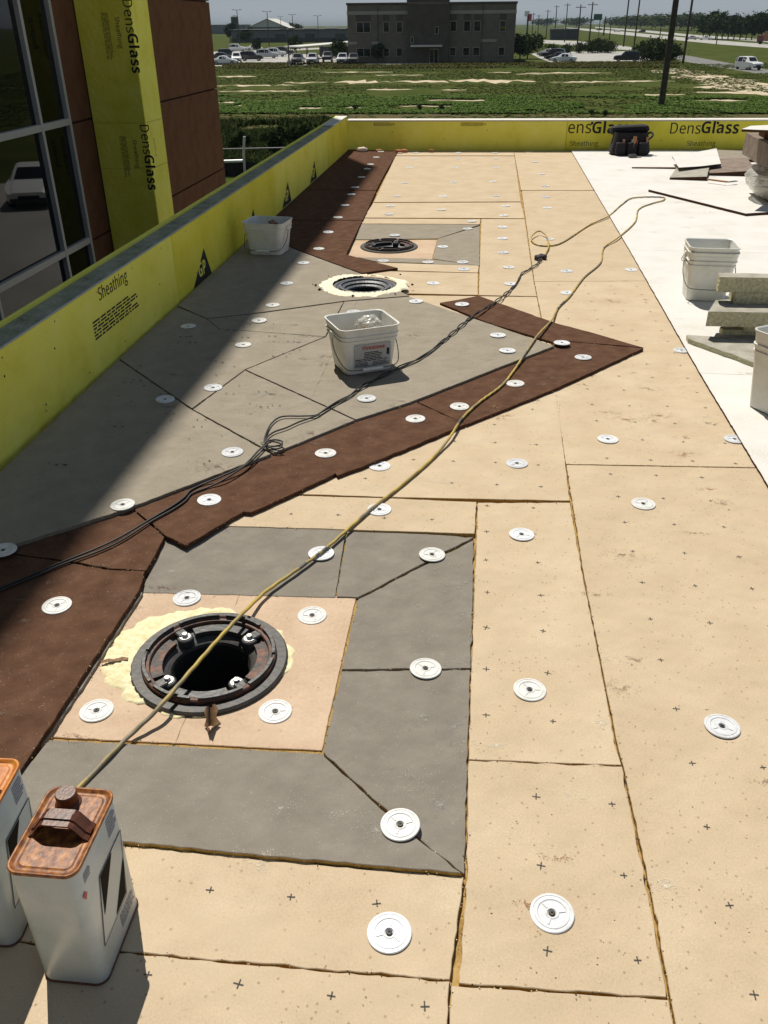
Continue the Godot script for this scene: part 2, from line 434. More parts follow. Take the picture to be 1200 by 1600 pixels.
# one board: outline on the roof, height of its top, thickness
func board(parent, called: String, poly: PackedVector2Array, top: float, thick: float, mt, me, opt := {}) -> MeshInstance3D:
	var gap: float = opt.get("gap", 0.0014) * 0.62
	var jag: float = opt.get("jag", 0.0009)
	var near := -1000.0
	for q in poly:
		near = maxf(near, q.y)
	var step := clampf(0.012 - near * 0.006, 0.015, 0.08)
	var sh := Geometry2D.offset_polygon(poly, -gap, Geometry2D.JOIN_MITER)
	var base: PackedVector2Array = sh[0] if sh.size() > 0 else poly
	var pieces := [base]
	for c in opt.get("cuts", []):
		var circ := PackedVector2Array()
		for k in 40:
			var r: float = c[2] * (1.0 + rng.randf_range(-0.012, 0.012))
			circ.append(Vector2(c[0] + r * cos(TAU * k / 40), c[1] + r * sin(TAU * k / 40)))
		var nxt := []
		for pc in pieces:
			for half in [-1, 1]:
				var hp := PackedVector2Array([Vector2(c[0], -40), Vector2(c[0] + half * 40, -40), Vector2(c[0] + half * 40, 40), Vector2(c[0], 40)])
				for q in Geometry2D.intersect_polygons(pc, hp):
					for w in Geometry2D.clip_polygons(q, circ):
						if not Geometry2D.is_polygon_clockwise(w):
							nxt.append(w)
		pieces = nxt
	var cen := Vector2.ZERO
	for q in poly:
		cen += q
	cen /= poly.size()
	if opt.has("pivot"):
		cen = opt.pivot
	var mesh := board_mesh(pieces, top, thick, mt, me, jag, opt.get("tilt", Vector2.ZERO), cen, step)
	var o := put(called, mesh, null, parent, Vector3(cen.x, top, cen.y))
	if parent == roof and called != "roof_deck":
		var box := Rect2(base[0], Vector2.ZERO)
		for q in base:
			box = box.expand(q)
		layers.append([base, top, opt.get("tilt", Vector2.ZERO), cen, box, opt.get("cuts", [])])
	if near > -5.0 and opt.get("crumbs", true):
		crumb_spots.append([poly, top])
	return o

func make_plate() -> MeshInstance3D:
	var st := st0()
	var R := 0.038
	lathe(st, [Vector2(R, -0.001), Vector2(R, 0.0008), Vector2(R - 0.0012, 0.0020), Vector2(R - 0.0045, 0.0022), Vector2(R - 0.0058, 0.0012), Vector2(R - 0.0072, 0.0012), Vector2(R - 0.0085, 0.0024), Vector2(R - 0.0125, 0.0024), Vector2(R - 0.0142, 0.0008), Vector2(0.0125, 0.0006), Vector2(0.0105, 0.0019), Vector2(0.0082, 0.0016), Vector2(0.0062, -0.0015), Vector2(0.0, -0.0018)], 40)
	for k in 3:
		var a := TAU * k / 3 + 0.4
		var b := Basis(Vector3.UP, -a)
		addbox(st, b * Vector3(0.0175, 0.0013, 0), Vector3(0.0115, 0.0018, 0.0034), 0.0005, b)
	var o := MeshInstance3D.new()
	o.mesh = done(st)
	o.material_override = M.plate
	o.name = "fastener_plate"
	var s := st0()
	lathe(s, [Vector2(0.0058, -0.0016), Vector2(0.0056, 0.0002), Vector2(0.0042, 0.0012), Vector2(0.0022, 0.0013), Vector2(0.0018, -0.0005), Vector2(0, -0.0005)], 14)
	put("screw_head", done(s), M.rubber, o)
	return o

func add_plates(proto: MeshInstance3D, spots: Array, top: float):
	for i in range(0, spots.size(), 2):
		var o: MeshInstance3D = proto.duplicate()
		o.name = "fastener_plate"
		roof.add_child(o, true)
		o.position = Vector3(spots[i], top + 0.0012, spots[i + 1])
		o.rotation = Vector3(rng.randf_range(-0.03, 0.03), rng.randf() * TAU, rng.randf_range(-0.03, 0.03))
		o.material_override = [M.plate, M.plate_b, M.plate_c][rng.randi() % 3]

func crosses(st: SurfaceTool, x0: float, z0: float, dx: float, dz: float, poly: PackedVector2Array, y: float, turn := 0.0):
	var b := Basis(Vector3.UP, turn)
	var inner := Geometry2D.offset_polygon(poly, -0.012)
	if inner.is_empty():
		return
	for i in range(-30, 31):
		for j in range(-40, 41):
			var q := Vector2(x0 + i * dx + rng.randfn(0, 0.002), z0 + j * dz + rng.randfn(0, 0.002))
			if not Geometry2D.is_point_in_polygon(q, inner[0]) or q.y > -0.3 or rng.randf() < 0.06:
				continue
			var t := Basis(Vector3.UP, turn + rng.randfn(0, 0.12))
			var l := 0.0078 * rng.randf_range(0.8, 1.15)
			for d in [Vector3(1, 0, 0), Vector3(0, 0, 1)]:
				var e: Vector3 = t * d * l * rng.randf_range(0.85, 1.1)
				var w: Vector3 = t * Vector3(d.z, 0, d.x) * 0.0012
				var c: Vector3 = Vector3(q.x, y + 0.0007, q.y) + t * d * rng.randf_range(-0.001, 0.001)
				quad(st, c - e - w, c + e - w, c + e + w, c - e + w)

func build_roof():
	roof = Node3D.new()
	roof.name = "roof"
	add_child(roof)
	roof.set_meta("kind", "structure")
	# the body of the low building under the roof, and the deck the boards lie on (open at the three drains)
	var D1 := [-0.597, -1.539]
	var D2 := [-0.636, -4.838]
	var D3 := [-0.609, -5.968]
	put("building_base", cbox(Vector3(14.0, 4.5, 18.0), 0.01), M.panel, roof, Vector3(5.25, GY + 2.25, -2.4))
	board(roof, "roof_deck", pv([-1.74, -11.05, 12.2, -11.05, 12.2, 6.0, -1.74, 6.0]), -0.014, 0.03, M.deck, M.deck, {"cuts": [[D1[0], D1[1], 0.19], [D2[0], D2[1], 0.19], [D3[0], D3[1], 0.19]], "crumbs": false})
	var T := 0.055
	var tanb := "insulation_board"
	# right column of tan boards, along the white sheet
	var R1 := pv([0.382, -11.015, 1.154, -11.053, 1.047, -8.315, 0.374, -8.272])
	var R2 := pv([0.379, -8.238, 1.049, -8.281, 1.024, -5.154, 0.346, -5.085])
	var R3 := pv([0.346, -5.085, 1.024, -5.154, 1.034, -3.609, 1.061, -2.716, 0.342, -2.678, 0.347, -3.348, 0.352, -4.124])
	var R4 := pv([0.343, -2.673, 1.062, -2.711, 1.12, -1.886, 1.045, -0.943, 0.919, -0.586, 0.344, -0.527, 0.358, -0.768, 0.358, -0.991, 0.353, -1.163, 0.35, -1.29, 0.346, -1.337, 0.342, -1.607, 0.337, -1.971])
	board(roof, tanb, R1, 0.0, T, M.tan_b, M.foam_edge)
	board(roof, tanb, R2, 0.001, T, M.tan, M.foam_edge)
	board(roof, tanb, R3, 0.0, T, M.tan_b, M.foam_edge)
	board(roof, tanb, R4, 0.0, T, M.tan, M.foam_edge)
	# middle column
	var M1 := pv([0.358, -3.436, 0.335, -2.413, -0.263, -2.382, -0.641, -2.372, -0.232, -3.043])
	var M1b := pv([-0.639, -2.364, -0.262, -2.378, 0.037, -2.38, 0.033, -2.183, -0.328, -2.171, -0.772, -2.155])
	var M2 := pv([0.039, -2.376, 0.334, -2.404, 0.335, -1.971, 0.341, -1.607, 0.343, -1.337, 0.348, -1.293, 0.032, -1.277, 0.032, -1.445, 0.035, -1.808])
	var M3 := pv([0.032, -1.276, 0.349, -1.291, 0.35, -1.162, 0.354, -0.99, 0.353, -0.809, 0.025, -0.798, 0.033, -0.958])
	var M4 := pv([0.013, -0.796, 0.355, -0.808, 0.356, -0.768, 0.34, -0.526, 0.013, -0.492])
	board(roof, tanb, M1, 0.001, T, M.tan_b, M.foam_edge, {"gap": 0.002})
	board(roof, tanb, M1b, 0.0, T, M.tan, M.foam_edge)
	board(roof, tanb, M2, 0.0, T, M.tan_b, M.foam_edge, {"gap": 0.002})
	board(roof, tanb, M3, 0.001, T, M.tan, M.foam_edge, {"gap": 0.0025, "jag": 0.0016})
	board(roof, tanb, M4, 0.0, T, M.tan, M.foam_edge)
	# near left boards
	var L4 := pv([-1.075, -1.028, -0.774, -1.001, 0.03, -0.996, 0.012, -0.804, -0.136, -0.801, -0.412, -0.798, -0.927, -0.797])
	var L5 := pv([-0.926, -0.795, -0.412, -0.796, -0.136, -0.799, 0.012, -0.803, 0.011, -0.492, -1.05, -0.382])
	board(roof, tanb, L4, 0.0, T, M.tan_b, M.foam_edge, {"jag": 0.0014})
	board(roof, tanb, L5, 0.0, T, M.tan, M.foam_edge, {"jag": 0.0012})
	board(roof, tanb, pv([-1.6, -0.85, -0.82, -0.85, -0.80, -0.2, -1.6, -0.2]), -0.001, T, M.tan, M.foam_edge)
	board(roof, tanb, pv([-1.6, -0.30, 0.1, -0.44, 1.6, -0.6, 1.6, 4.0, -1.6, 4.0]), -0.004, T - 0.01, M.tan, M.foam_edge, {"crumbs": false})
	# far middle
	board(roof, tanb, pv([-1.003, -10.946, 0.382, -11.015, 0.379, -10.618, -0.989, -10.547]), 0.0, T, M.tan_b, M.foam_edge)
	board(roof, tanb, pv([-0.991, -10.492, 0.377, -10.563, 0.354, -7.691, -0.904, -7.576]), 0.001, T, M.tan, M.foam_edge)
	board(roof, tanb, pv([-0.906, -7.546, 0.353, -7.66, 0.36, -6.974, -0.908, -6.909]), 0.0, T, M.tan_b, M.foam_edge)
	board(roof, tanb, pv([-0.91, -6.884, 0.016, -6.924, 0.012, -6.728, -0.909, -6.686]), -0.001, T, M.tan, M.foam_edge)
	board(roof, tanb, pv([0.021, -6.924, 0.359, -6.948, 0.343, -5.099, 0.346, -4.772, 0.021, -4.771]), 0.0, T, M.tan, M.foam_edge)
	board(roof, tanb, pv([-0.759, -5.482, 0.015, -5.443, 0.012, -5.267, -0.733, -5.287]), 0.0, T, M.tan_b, M.foam_edge)
	board(roof, tanb, pv([-0.89, -5.259, 0.013, -5.252, 0.017, -4.771, -0.812, -4.769]), 0.001, T, M.tan, M.foam_edge, {"cuts": [[D2[0], D2[1], 0.225]]})
	board(roof, tanb, pv([-0.659, -4.729, 0.345, -4.759, 0.353, -3.443, -0.233, -3.055, -0.519, -3.677]), 0.0, T, M.tan_b, M.foam_edge)
	# far sump round the third drain
	var gs := "sump_board"
	board(roof, gs, pv([-0.906, -6.662, 0.013, -6.704, -0.29, -6.236, -0.874, -6.171]), -0.004, 0.04, M.grey, M.grey_edge, {"tilt": Vector2(0, -0.02)})
	board(roof, gs, pv([0.013, -6.68, 0.019, -5.459, -0.287, -5.622, -0.284, -6.215]), -0.004, 0.04, M.grey, M.grey_edge)
	board(roof, gs, pv([-0.777, -5.62, -0.337, -5.619, -0.33, -5.499, -0.637, -5.509]), -0.004, 0.04, M.grey, M.grey_edge)
	board(roof, gs, pv([-0.333, -5.619, -0.286, -5.605, 0.015, -5.459, -0.324, -5.483]), -0.004, 0.04, M.grey, M.grey_edge)
	board(roof, tanb, pv([-0.875, -6.15, -0.288, -6.215, -0.292, -5.64, -0.862, -5.649]), -0.012, 0.04, M.tan_pink, M.foam_edge, {"cuts": [[D3[0], D3[1], 0.19]]})
	# brown fibre boards on the far left
	var bb := "fibre_board"
	board(roof, bb, pv([-1.641, -10.994, -0.994, -10.847, -0.967, -9.063, -0.943, -8.113, -1.631, -8.104]), 0.012, 0.02, M.brown, M.brown_edge)
	board(roof, bb, pv([-1.63, -8.069, -0.939, -8.079, -0.892, -6.747, -1.613, -6.696]), 0.013, 0.02, M.brown, M.brown_edge)
	board(roof, bb, pv([-1.613, -6.672, -0.894, -6.723, -0.857, -5.616, -0.484, -5.29, -0.694, -5.148, -0.906, -5.387, -1.178, -5.7, -1.481, -6.07, -1.61, -6.102]), 0.014, 0.022, M.brown, M.brown_edge)
	# grey tapered boards of the cricket
	var gb := "tapered_board"
	var g := 0.026
	board(roof, gb, pv([-1.59, -4.347, -1.588, -6.038, -1.456, -5.986, -1.162, -5.622, -0.894, -5.314, -0.685, -5.079, -0.36, -4.634, -0.709, -4.505, -1.095, -4.272, -1.366, -4.137]), g, 0.034, M.grey, M.grey_edge, {"cuts": [[D2[0], D2[1], 0.225]]})
	board(roof, gb, pv([-1.359, -4.127, -1.092, -4.26, -0.707, -4.493, -0.71, -3.904, -1.254, -3.978]), g - 0.002, 0.034, M.grey, M.grey_edge)
	board(roof, gb, pv([-1.586, -4.324, -1.363, -4.126, -1.251, -3.968, -0.712, -3.895, -0.984, -3.425, -1.085, -2.981, -1.589, -3.511]), g, 0.034, M.grey, M.grey_edge)
	board(roof, gb, pv([-0.706, -3.895, -0.704, -4.493, -0.359, -4.621, 0.378, -3.857, -0.236, -3.123, -0.429, -2.935, -0.981, -3.425]), g - 0.001, 0.034, M.grey, M.grey_edge, {"cuts": [[D2[0], D2[1], 0.225]]})
	board(roof, gb, pv([-0.982, -3.417, -0.431, -2.929, -0.679, -2.617, -1.081, -2.975]), g - 0.001, 0.034, M.grey, M.grey_edge, {"gap": 0.0022})
	board(roof, gb, pv([-1.589, -3.503, -1.081, -2.969, -0.684, -2.611, -1.053, -2.182, -1.302, -1.952, -1.44, -1.851, -1.572, -2.078, -1.571, -2.391, -1.581, -2.917]), g, 0.034, M.grey, M.grey_edge, {"gap": 0.0022, "jag": 0.0012})
	# brown fibre boards in front of the cricket
	var bt := 0.014
	board(roof, bb, pv([-1.516, -1.909, -1.278, -1.918, -1.125, -1.899, -0.976, -1.871, -0.878, -1.874, -0.861, -1.783, -0.869, -1.472, -0.877, -1.164, -0.875, -1.006, -1.177, -0.918, -1.448, -1.512]), bt, 0.03, M.brown, M.brown_edge, {"jag": 0.0012})
	board(roof, bb, pv([-1.518, -1.912, -1.466, -1.959, -1.333, -2.008, -1.079, -2.246, -1.042, -2.208, -0.885, -2.058, -0.878, -1.96, -0.877, -1.877, -0.979, -1.877, -1.128, -1.906, -1.281, -1.925]), bt - 0.001, 0.03, M.brown, M.brown_edge, {"jag": 0.0016})
	board(roof, bb, pv([-1.041, -2.212, -0.685, -2.672, -0.243, -3.178, -0.051, -2.99, -0.011, -2.952, -0.207, -2.732, -0.29, -2.637, -0.432, -2.488, -0.441, -2.505, -0.535, -2.378, -0.662, -2.22, -0.687, -2.222, -0.806, -2.012, -0.881, -2.058]), bt + 0.001, 0.014, M.brown, M.brown_edge, {"jag": 0.002})
	board(roof, bb, pv([-0.241, -3.185, 0.384, -3.93, 0.464, -3.956, 0.793, -3.892, 0.333, -3.326, -0.009, -2.952, -0.049, -2.991]), bt, 0.0135, M.brown, M.brown_edge, {"jag": 0.0014})
	board(roof, bb, pv([-0.189, -4.56, 0.021, -4.715, 0.418, -4.247, 0.565, -4.125, 0.796, -3.907, 0.459, -3.971, 0.385, -3.945, 0.064, -4.238]), bt - 0.002, 0.0115, M.brown, M.brown_edge, {"jag": 0.002})
	# near sump: grey frame round a lower tan board
	board(roof, gs, pv([-0.891, -2.076, -0.886, -1.977, -0.868, -1.802, -0.335, -1.83, -0.357, -2.183, -0.665, -2.169, -0.771, -2.151]), -0.005, 0.045, M.grey_dark, M.grey_edge, {"tilt": Vector2(0, -0.016)})
	board(roof, gs, pv([-0.357, -2.183, 0.034, -2.175, -0.275, -1.833, -0.334, -1.83]), -0.006, 0.045, M.grey_dark, M.grey_edge, {"gap": 0.003, "jag": 0.002})
	board(roof, gs, pv([0.034, -2.161, 0.034, -1.572, -0.276, -1.537, -0.274, -1.827]), -0.005, 0.045, M.grey_dark, M.grey_edge, {"gap": 0.0035, "jag": 0.002})
	board(roof, gs, pv([-0.275, -1.533, 0.032, -1.568, 0.032, -1.002, -0.102, -1.108, -0.275, -1.272]), -0.004, 0.045, M.grey_dark, M.grey_edge, {"gap": 0.0025, "jag": 0.0018})
	board(roof, gs, pv([-0.277, -1.267, -0.104, -1.102, 0.027, -0.996, -0.28, -0.996, -0.604, -1, -0.903, -1.004, -0.879, -1.169, -0.868, -1.247]), 0.005, 0.05, M.grey_dark, M.foam_edge, {"tilt": Vector2(0, 0.045), "jag": 0.0012})
	board(roof, gs, pv([-0.867, -1.799, -0.857, -1.791, -0.863, -1.489, -0.872, -1.253, -0.883, -1.175, -0.877, -1.488]), 0.0, 0.04, M.grey_dark, M.grey_edge, {"gap": 0.0005})
	board(roof, tanb, pv([-0.862, -1.805, -0.28, -1.844, -0.278, -1.281, -0.876, -1.261, -0.867, -1.498]), -0.010, 0.04, M.tan_pink, M.foam_edge, {"cuts": [[D1[0], D1[1], 0.182]]})
	# white cover boards on the right
	var wb := "cover_board"
	for q in [[1.055, -11.06, 1.012, -5.9, -11.28, -5.8], [1.012, -5.9, 0.985, -3.59, -5.8, -3.55], [0.985, -3.59, 0.985, -1.43, -3.55, -1.4], [0.985, -1.43, 0.99, 4.0, -1.4, 4.0]]:
		board(roof, wb, pv([q[0], q[1], 6.0, q[4], 6.0, q[5], q[2], q[3]]), 0.011, 0.0105, M.white, M.brown_edge, {"crumbs": false})
	board(roof, wb, pv([6.0, -11.28, 12.0, -11.5, 12.0, 4.0, 6.01, 4.0]), 0.0105, 0.0105, M.white, M.brown_edge, {"crumbs": false})
	# printed crosses on the tan boards
	var st := st0()
	crosses(st, 0.069, -1.884, 0.1445, 0.158, M2, 0.0)
	crosses(st, 0.167, -1.191, 0.1475, 0.161, M3, 0.001)
	crosses(st, 0.49, -1.151, 0.1465, 0.163, R4, 0.0)
	crosses(st, 0.49, -2.9, 0.1465, 0.163, R3, 0.0, 0.03)
	crosses(st, 0.1, -2.5, 0.1465, 0.163, M1, 0.001)
	crosses(st, -0.1, -2.25, 0.1465, 0.163, M1b, 0.0)
	crosses(st, -0.27, -0.925, 0.15, 0.16, L4, 0.0)
	crosses(st, -0.325, -0.76, 0.15, 0.16, L5, 0.0)
	crosses(st, 0.14, -0.69, 0.15, 0.16, M4, 0.0)
	var cr := put("printed_crosses", done(st), M.ink_grey, roof)
	cr.set_meta("kind", "stuff")
	# plates
	var pl := make_plate()
	add_plates(pl, [0.182, -0.938, -0.093, -0.874, 0.168, -1.503, 0.579, -1.427, 0.564, -2.413, 0.173, -2.189, -0.268, -2.298, -0.301, -2.599, 0.173, -2.663, 0.511, -2.893, 0.972, -2.935, 0.97, -3.912, -0.248, -4.994, -0.076, -5.339, 0.203, -5.409, 0.206, -5.017, 0.554, -5.341, 0.519, -4.851, 0.953, -5.404, 0.503, -6.232], 0.001)
	add_plates(pl, [-0.094, -1.09], 0.0095)
	add_plates(pl, [-0.075, -1.557, -0.088, -2.057, -0.409, -2.033], -0.002)
	add_plates(pl, [-0.735, -1.791, -0.384, -1.747, -0.403, -1.387, -0.806, -1.35], -0.010)
	add_plates(pl, [-1.311, -1.914], 0.03)
	add_plates(pl, [-1.051, -1.692, -0.814, -2.284, -0.499, -2.653, -0.205, -2.982, -0.04, -3.117, 0.186, -3.385, 0.5, -3.736, -0.067, -4.527], 0.015)
	add_plates(pl, [-1.069, -2.207, -0.823, -2.607, -0.413, -3.138, 0.416, -3.894, 0.16, -3.764, 0.119, -3.982, -1.22, -3.058, -1.062, -3.197, -1.072, -3.738, -1.418, -3.991, -1.085, -4.114, -1.076, -4.386, -0.624, -4.296, -0.316, -4.522, -1.091, -4.825, -1.085, -5.311], 0.027)
	add_plates(pl, [-1.066, -5.76, -1.087, -6.286, -1.1, -6.828, -1.119, -7.34, -1.138, -7.86, -1.155, -8.233, -1.173, -8.838, -1.184, -9.391, -1.189, -9.716, -1.19, -10.271, -1.193, -10.771], 0.014)
	add_plates(pl, [-0.775, -10.783, -0.276, -10.808, 0.153, -10.83, -0.761, -10.29, -0.757, -9.601, -0.726, -8.6, -0.732, -7.868, -0.743, -7.41, -0.718, -7.053, -0.269, -10.316, -0.275, -9.628, -0.261, -8.666, -0.324, -7.894, -0.306, -7.27, 0.163, -10.339, 0.158, -9.653, 0.12, -8.728, 0.144, -7.957, 0.22, -7.475, 0.197, -7.064, 0.181, -6.623, 0.175, -6.229, 0.173, -5.801, 0.552, -10.907, 0.589, -10.107, 0.612, -9.239, 0.613, -8.499, 0.574, -7.922, 0.56, -7.413, -0.052, -6.82], 0.001)
	add_plates(pl, [-0.6, -6.298, -0.077, -6.558, -0.236, -5.958, -0.602, -5.529, -0.31, -5.517, -0.089, -5.535], -0.003)
	pl.free()
	scatter_crumbs()
	for m in [[Vector3(-0.086, 0, -1.214), 0.07, 0.05, -0.002], [Vector3(-0.202, 0, -1.108), 0.06, 0.03, -0.001], [Vector3(-0.329, 0, -1.111), 0.05, 0.03, 0.0], [Vector3(-0.35, 0, -0.985), 0.06, 0.03, 0.001], [Vector3(-0.136, 0, -1.077), 0.05, 0.02, 0.0], [Vector3(-0.815, 0, -1.908), 0.06, 0.03, -0.004], [Vector3(-0.834, 0, -1.231), 0.05, 0.02, 0.0], [Vector3(0.32, 0, -1.413), 0.07, 0.02, 0.001], [Vector3(0.368, 0, -1.634), 0.05, 0.02, 0.001], [Vector3(0.09, 0, -1.323), 0.08, 0.03, 0.001], [Vector3(0.246, 0, -1.201), 0.09, 0.02, 0.002], [Vector3(0.386, 0, -1.013), 0.04, 0.04, 0.001], [Vector3(-0.06, 0, -2.498), 0.15, 0.04, 0.002], [Vector3(-0.292, 0, -2.454), 0.1, 0.03, 0.002]]:
		smudge("chalk_scuff", m[0], m[1], m[2], m[3], Color(0.36, 0.34, 0.29) if m[3] < 0.0008 else Color(0.64, 0.56, 0.43))
	for m in [[Vector3(0.104, 0, -3.042), 0.05, 0.02, 0.002], [Vector3(0.141, 0, -3.077), 0.05, 0.03, 0.002], [Vector3(0.104, 0, -3.137), 0.04, 0.05, 0.002], [Vector3(0.608, 0, -3.088), 0.12, 0.05, 0.001], [Vector3(0.747, 0, -4.716), 0.15, 0.12, 0.001], [Vector3(0.735, 0, -3.131), 0.1, 0.05, 0.001], [Vector3(0.755, 0, -2.792), 0.06, 0.04, 0.001], [Vector3(0.198, 0, -1.054), 0.035, 0.012, 0.002], [Vector3(0.136, 0, -0.949), 0.02, 0.012, 0.002], [Vector3(0.793, 0, -2.533), 0.05, 0.02, 0.001]]:
		smudge("rust_stain", m[0], m[1], m[2], m[3], Color(0.34, 0.19, 0.1))
	for k in 34:
		smudge("dirt_scuff", Vector3(rng.randf_range(1.1, 2.6), 0, rng.randf_range(-10.5, -2.6)), rng.randf_range(0.05, 0.2), rng.randf_range(0.02, 0.09), 0.0118, Color(0.42, 0.37, 0.3))
	for k in 22:
		var q := Vector2(-0.95, -2.5).lerp(Vector2(0.55, -3.6), rng.randf()) + Vector2(rng.randf_range(-0.1, 0.1), rng.randf_range(-0.1, 0.1))
		smudge("dust_scuff", Vector3(q.x, 0, q.y), rng.randf_range(0.03, 0.09), rng.randf_range(0.01, 0.05), 0.0155, Color(0.16, 0.105, 0.075))
	for k in 16:
		smudge("dust_scuff", Vector3(rng.randf_range(-1.3, -0.75), 0, rng.randf_range(-2.1, -1.1)), rng.randf_range(0.03, 0.09), rng.randf_range(0.01, 0.05), 0.0145, Color(0.17, 0.11, 0.08))
	for k in 30:
		smudge("dirt_scuff", Vector3(rng.randf_range(-1.3, -0.3), 0, rng.randf_range(-4.2, -2.9)), rng.randf_range(0.03, 0.12), rng.randf_range(0.01, 0.05), 0.0264, Color(0.13, 0.115, 0.09) if rng.randf() < 0.6 else Color(0.33, 0.31, 0.26))
	for k in 14:
		smudge("chalk_scuff", Vector3(rng.randf_range(-0.12, 0.05), 0, rng.randf_range(-1.95, -1.1)), rng.randf_range(0.02, 0.06), rng.randf_range(0.01, 0.04), -0.0025, Color(0.3, 0.285, 0.25))
	for k in 46:
		var z := -0.7 - pow(rng.randf(), 1.3) * 7.5
		var x := rng.randf_range(0.16, 1.05) - z * 0.01
		if x < 0.45 and z < -2.4:
			x += 0.5
		var pale := rng.randf() < 0.45
		smudge("chalk_scuff" if pale else "dirt_scuff", Vector3(x, 0, z), rng.randf_range(0.03, 0.11), rng.randf_range(0.01, 0.04), 0.0012, Color(0.62, 0.53, 0.4) if pale else Color(0.33, 0.24, 0.155))

# a ragged stain of many small flecks lying on a board
func smudge(called: String, at: Vector3, rx: float, rz: float, _y: float, c: Color):
	var st := st0()
	st.set_smooth_group(-1)
	var zone := Rect2(at.x - rx * 1.2, at.z - rz * 1.2, rx * 2.4, rz * 2.4)
	var under := []
	for l in layers:
		if l[4].intersects(zone):
			under.append(l)
	var n := FastNoiseLite.new()
	n.seed = int(absf(at.x * 1000)) + 5
	n.frequency = 30.0
	for i in int(400 + 200000 * rx * rz):
		var a := rng.randf() * TAU
		var r := absf(rng.randfn(0, 0.5))
		var x := at.x + cos(a) * r * rx
		var z := at.z + sin(a) * r * rz
		if n.get_noise_2d(x, z) < -0.02 or not zone.has_point(Vector2(x, z)):
			continue
		var top := -1.0
		for l in under:
			if Geometry2D.is_point_in_polygon(Vector2(x, z), l[0]):
				var h: float = l[1] + (Vector2(x, z) - l[3]).dot(l[2])
				for hole in l[5]:
					if Vector2(x - hole[0], z - hole[1]).length() < hole[2] + 0.02:
						h = -1.0
				top = maxf(top, h)
		if top < -0.5:
			continue
		var s := rng.randf_range(0.0003, 0.0011)
		var p := Vector3(x, top + 0.0005 + rng.randf() * 0.0004, z)
		var t := rng.randf() * TAU
		var u := Vector3(cos(t), 0, sin(t)) * s * rng.randf_range(0.6, 1.8)
		var v := Vector3(-sin(t), 0, cos(t)) * s * 0.7
		quad(st, p - u, p + v, p + u, p - v)
	var m := plain(c, 0.95)
	var mesh := done(st)
	if mesh.get_surface_count() == 0:
		return
	var o := put(called, mesh, m, roof)
	o.set_meta("kind", "stuff")

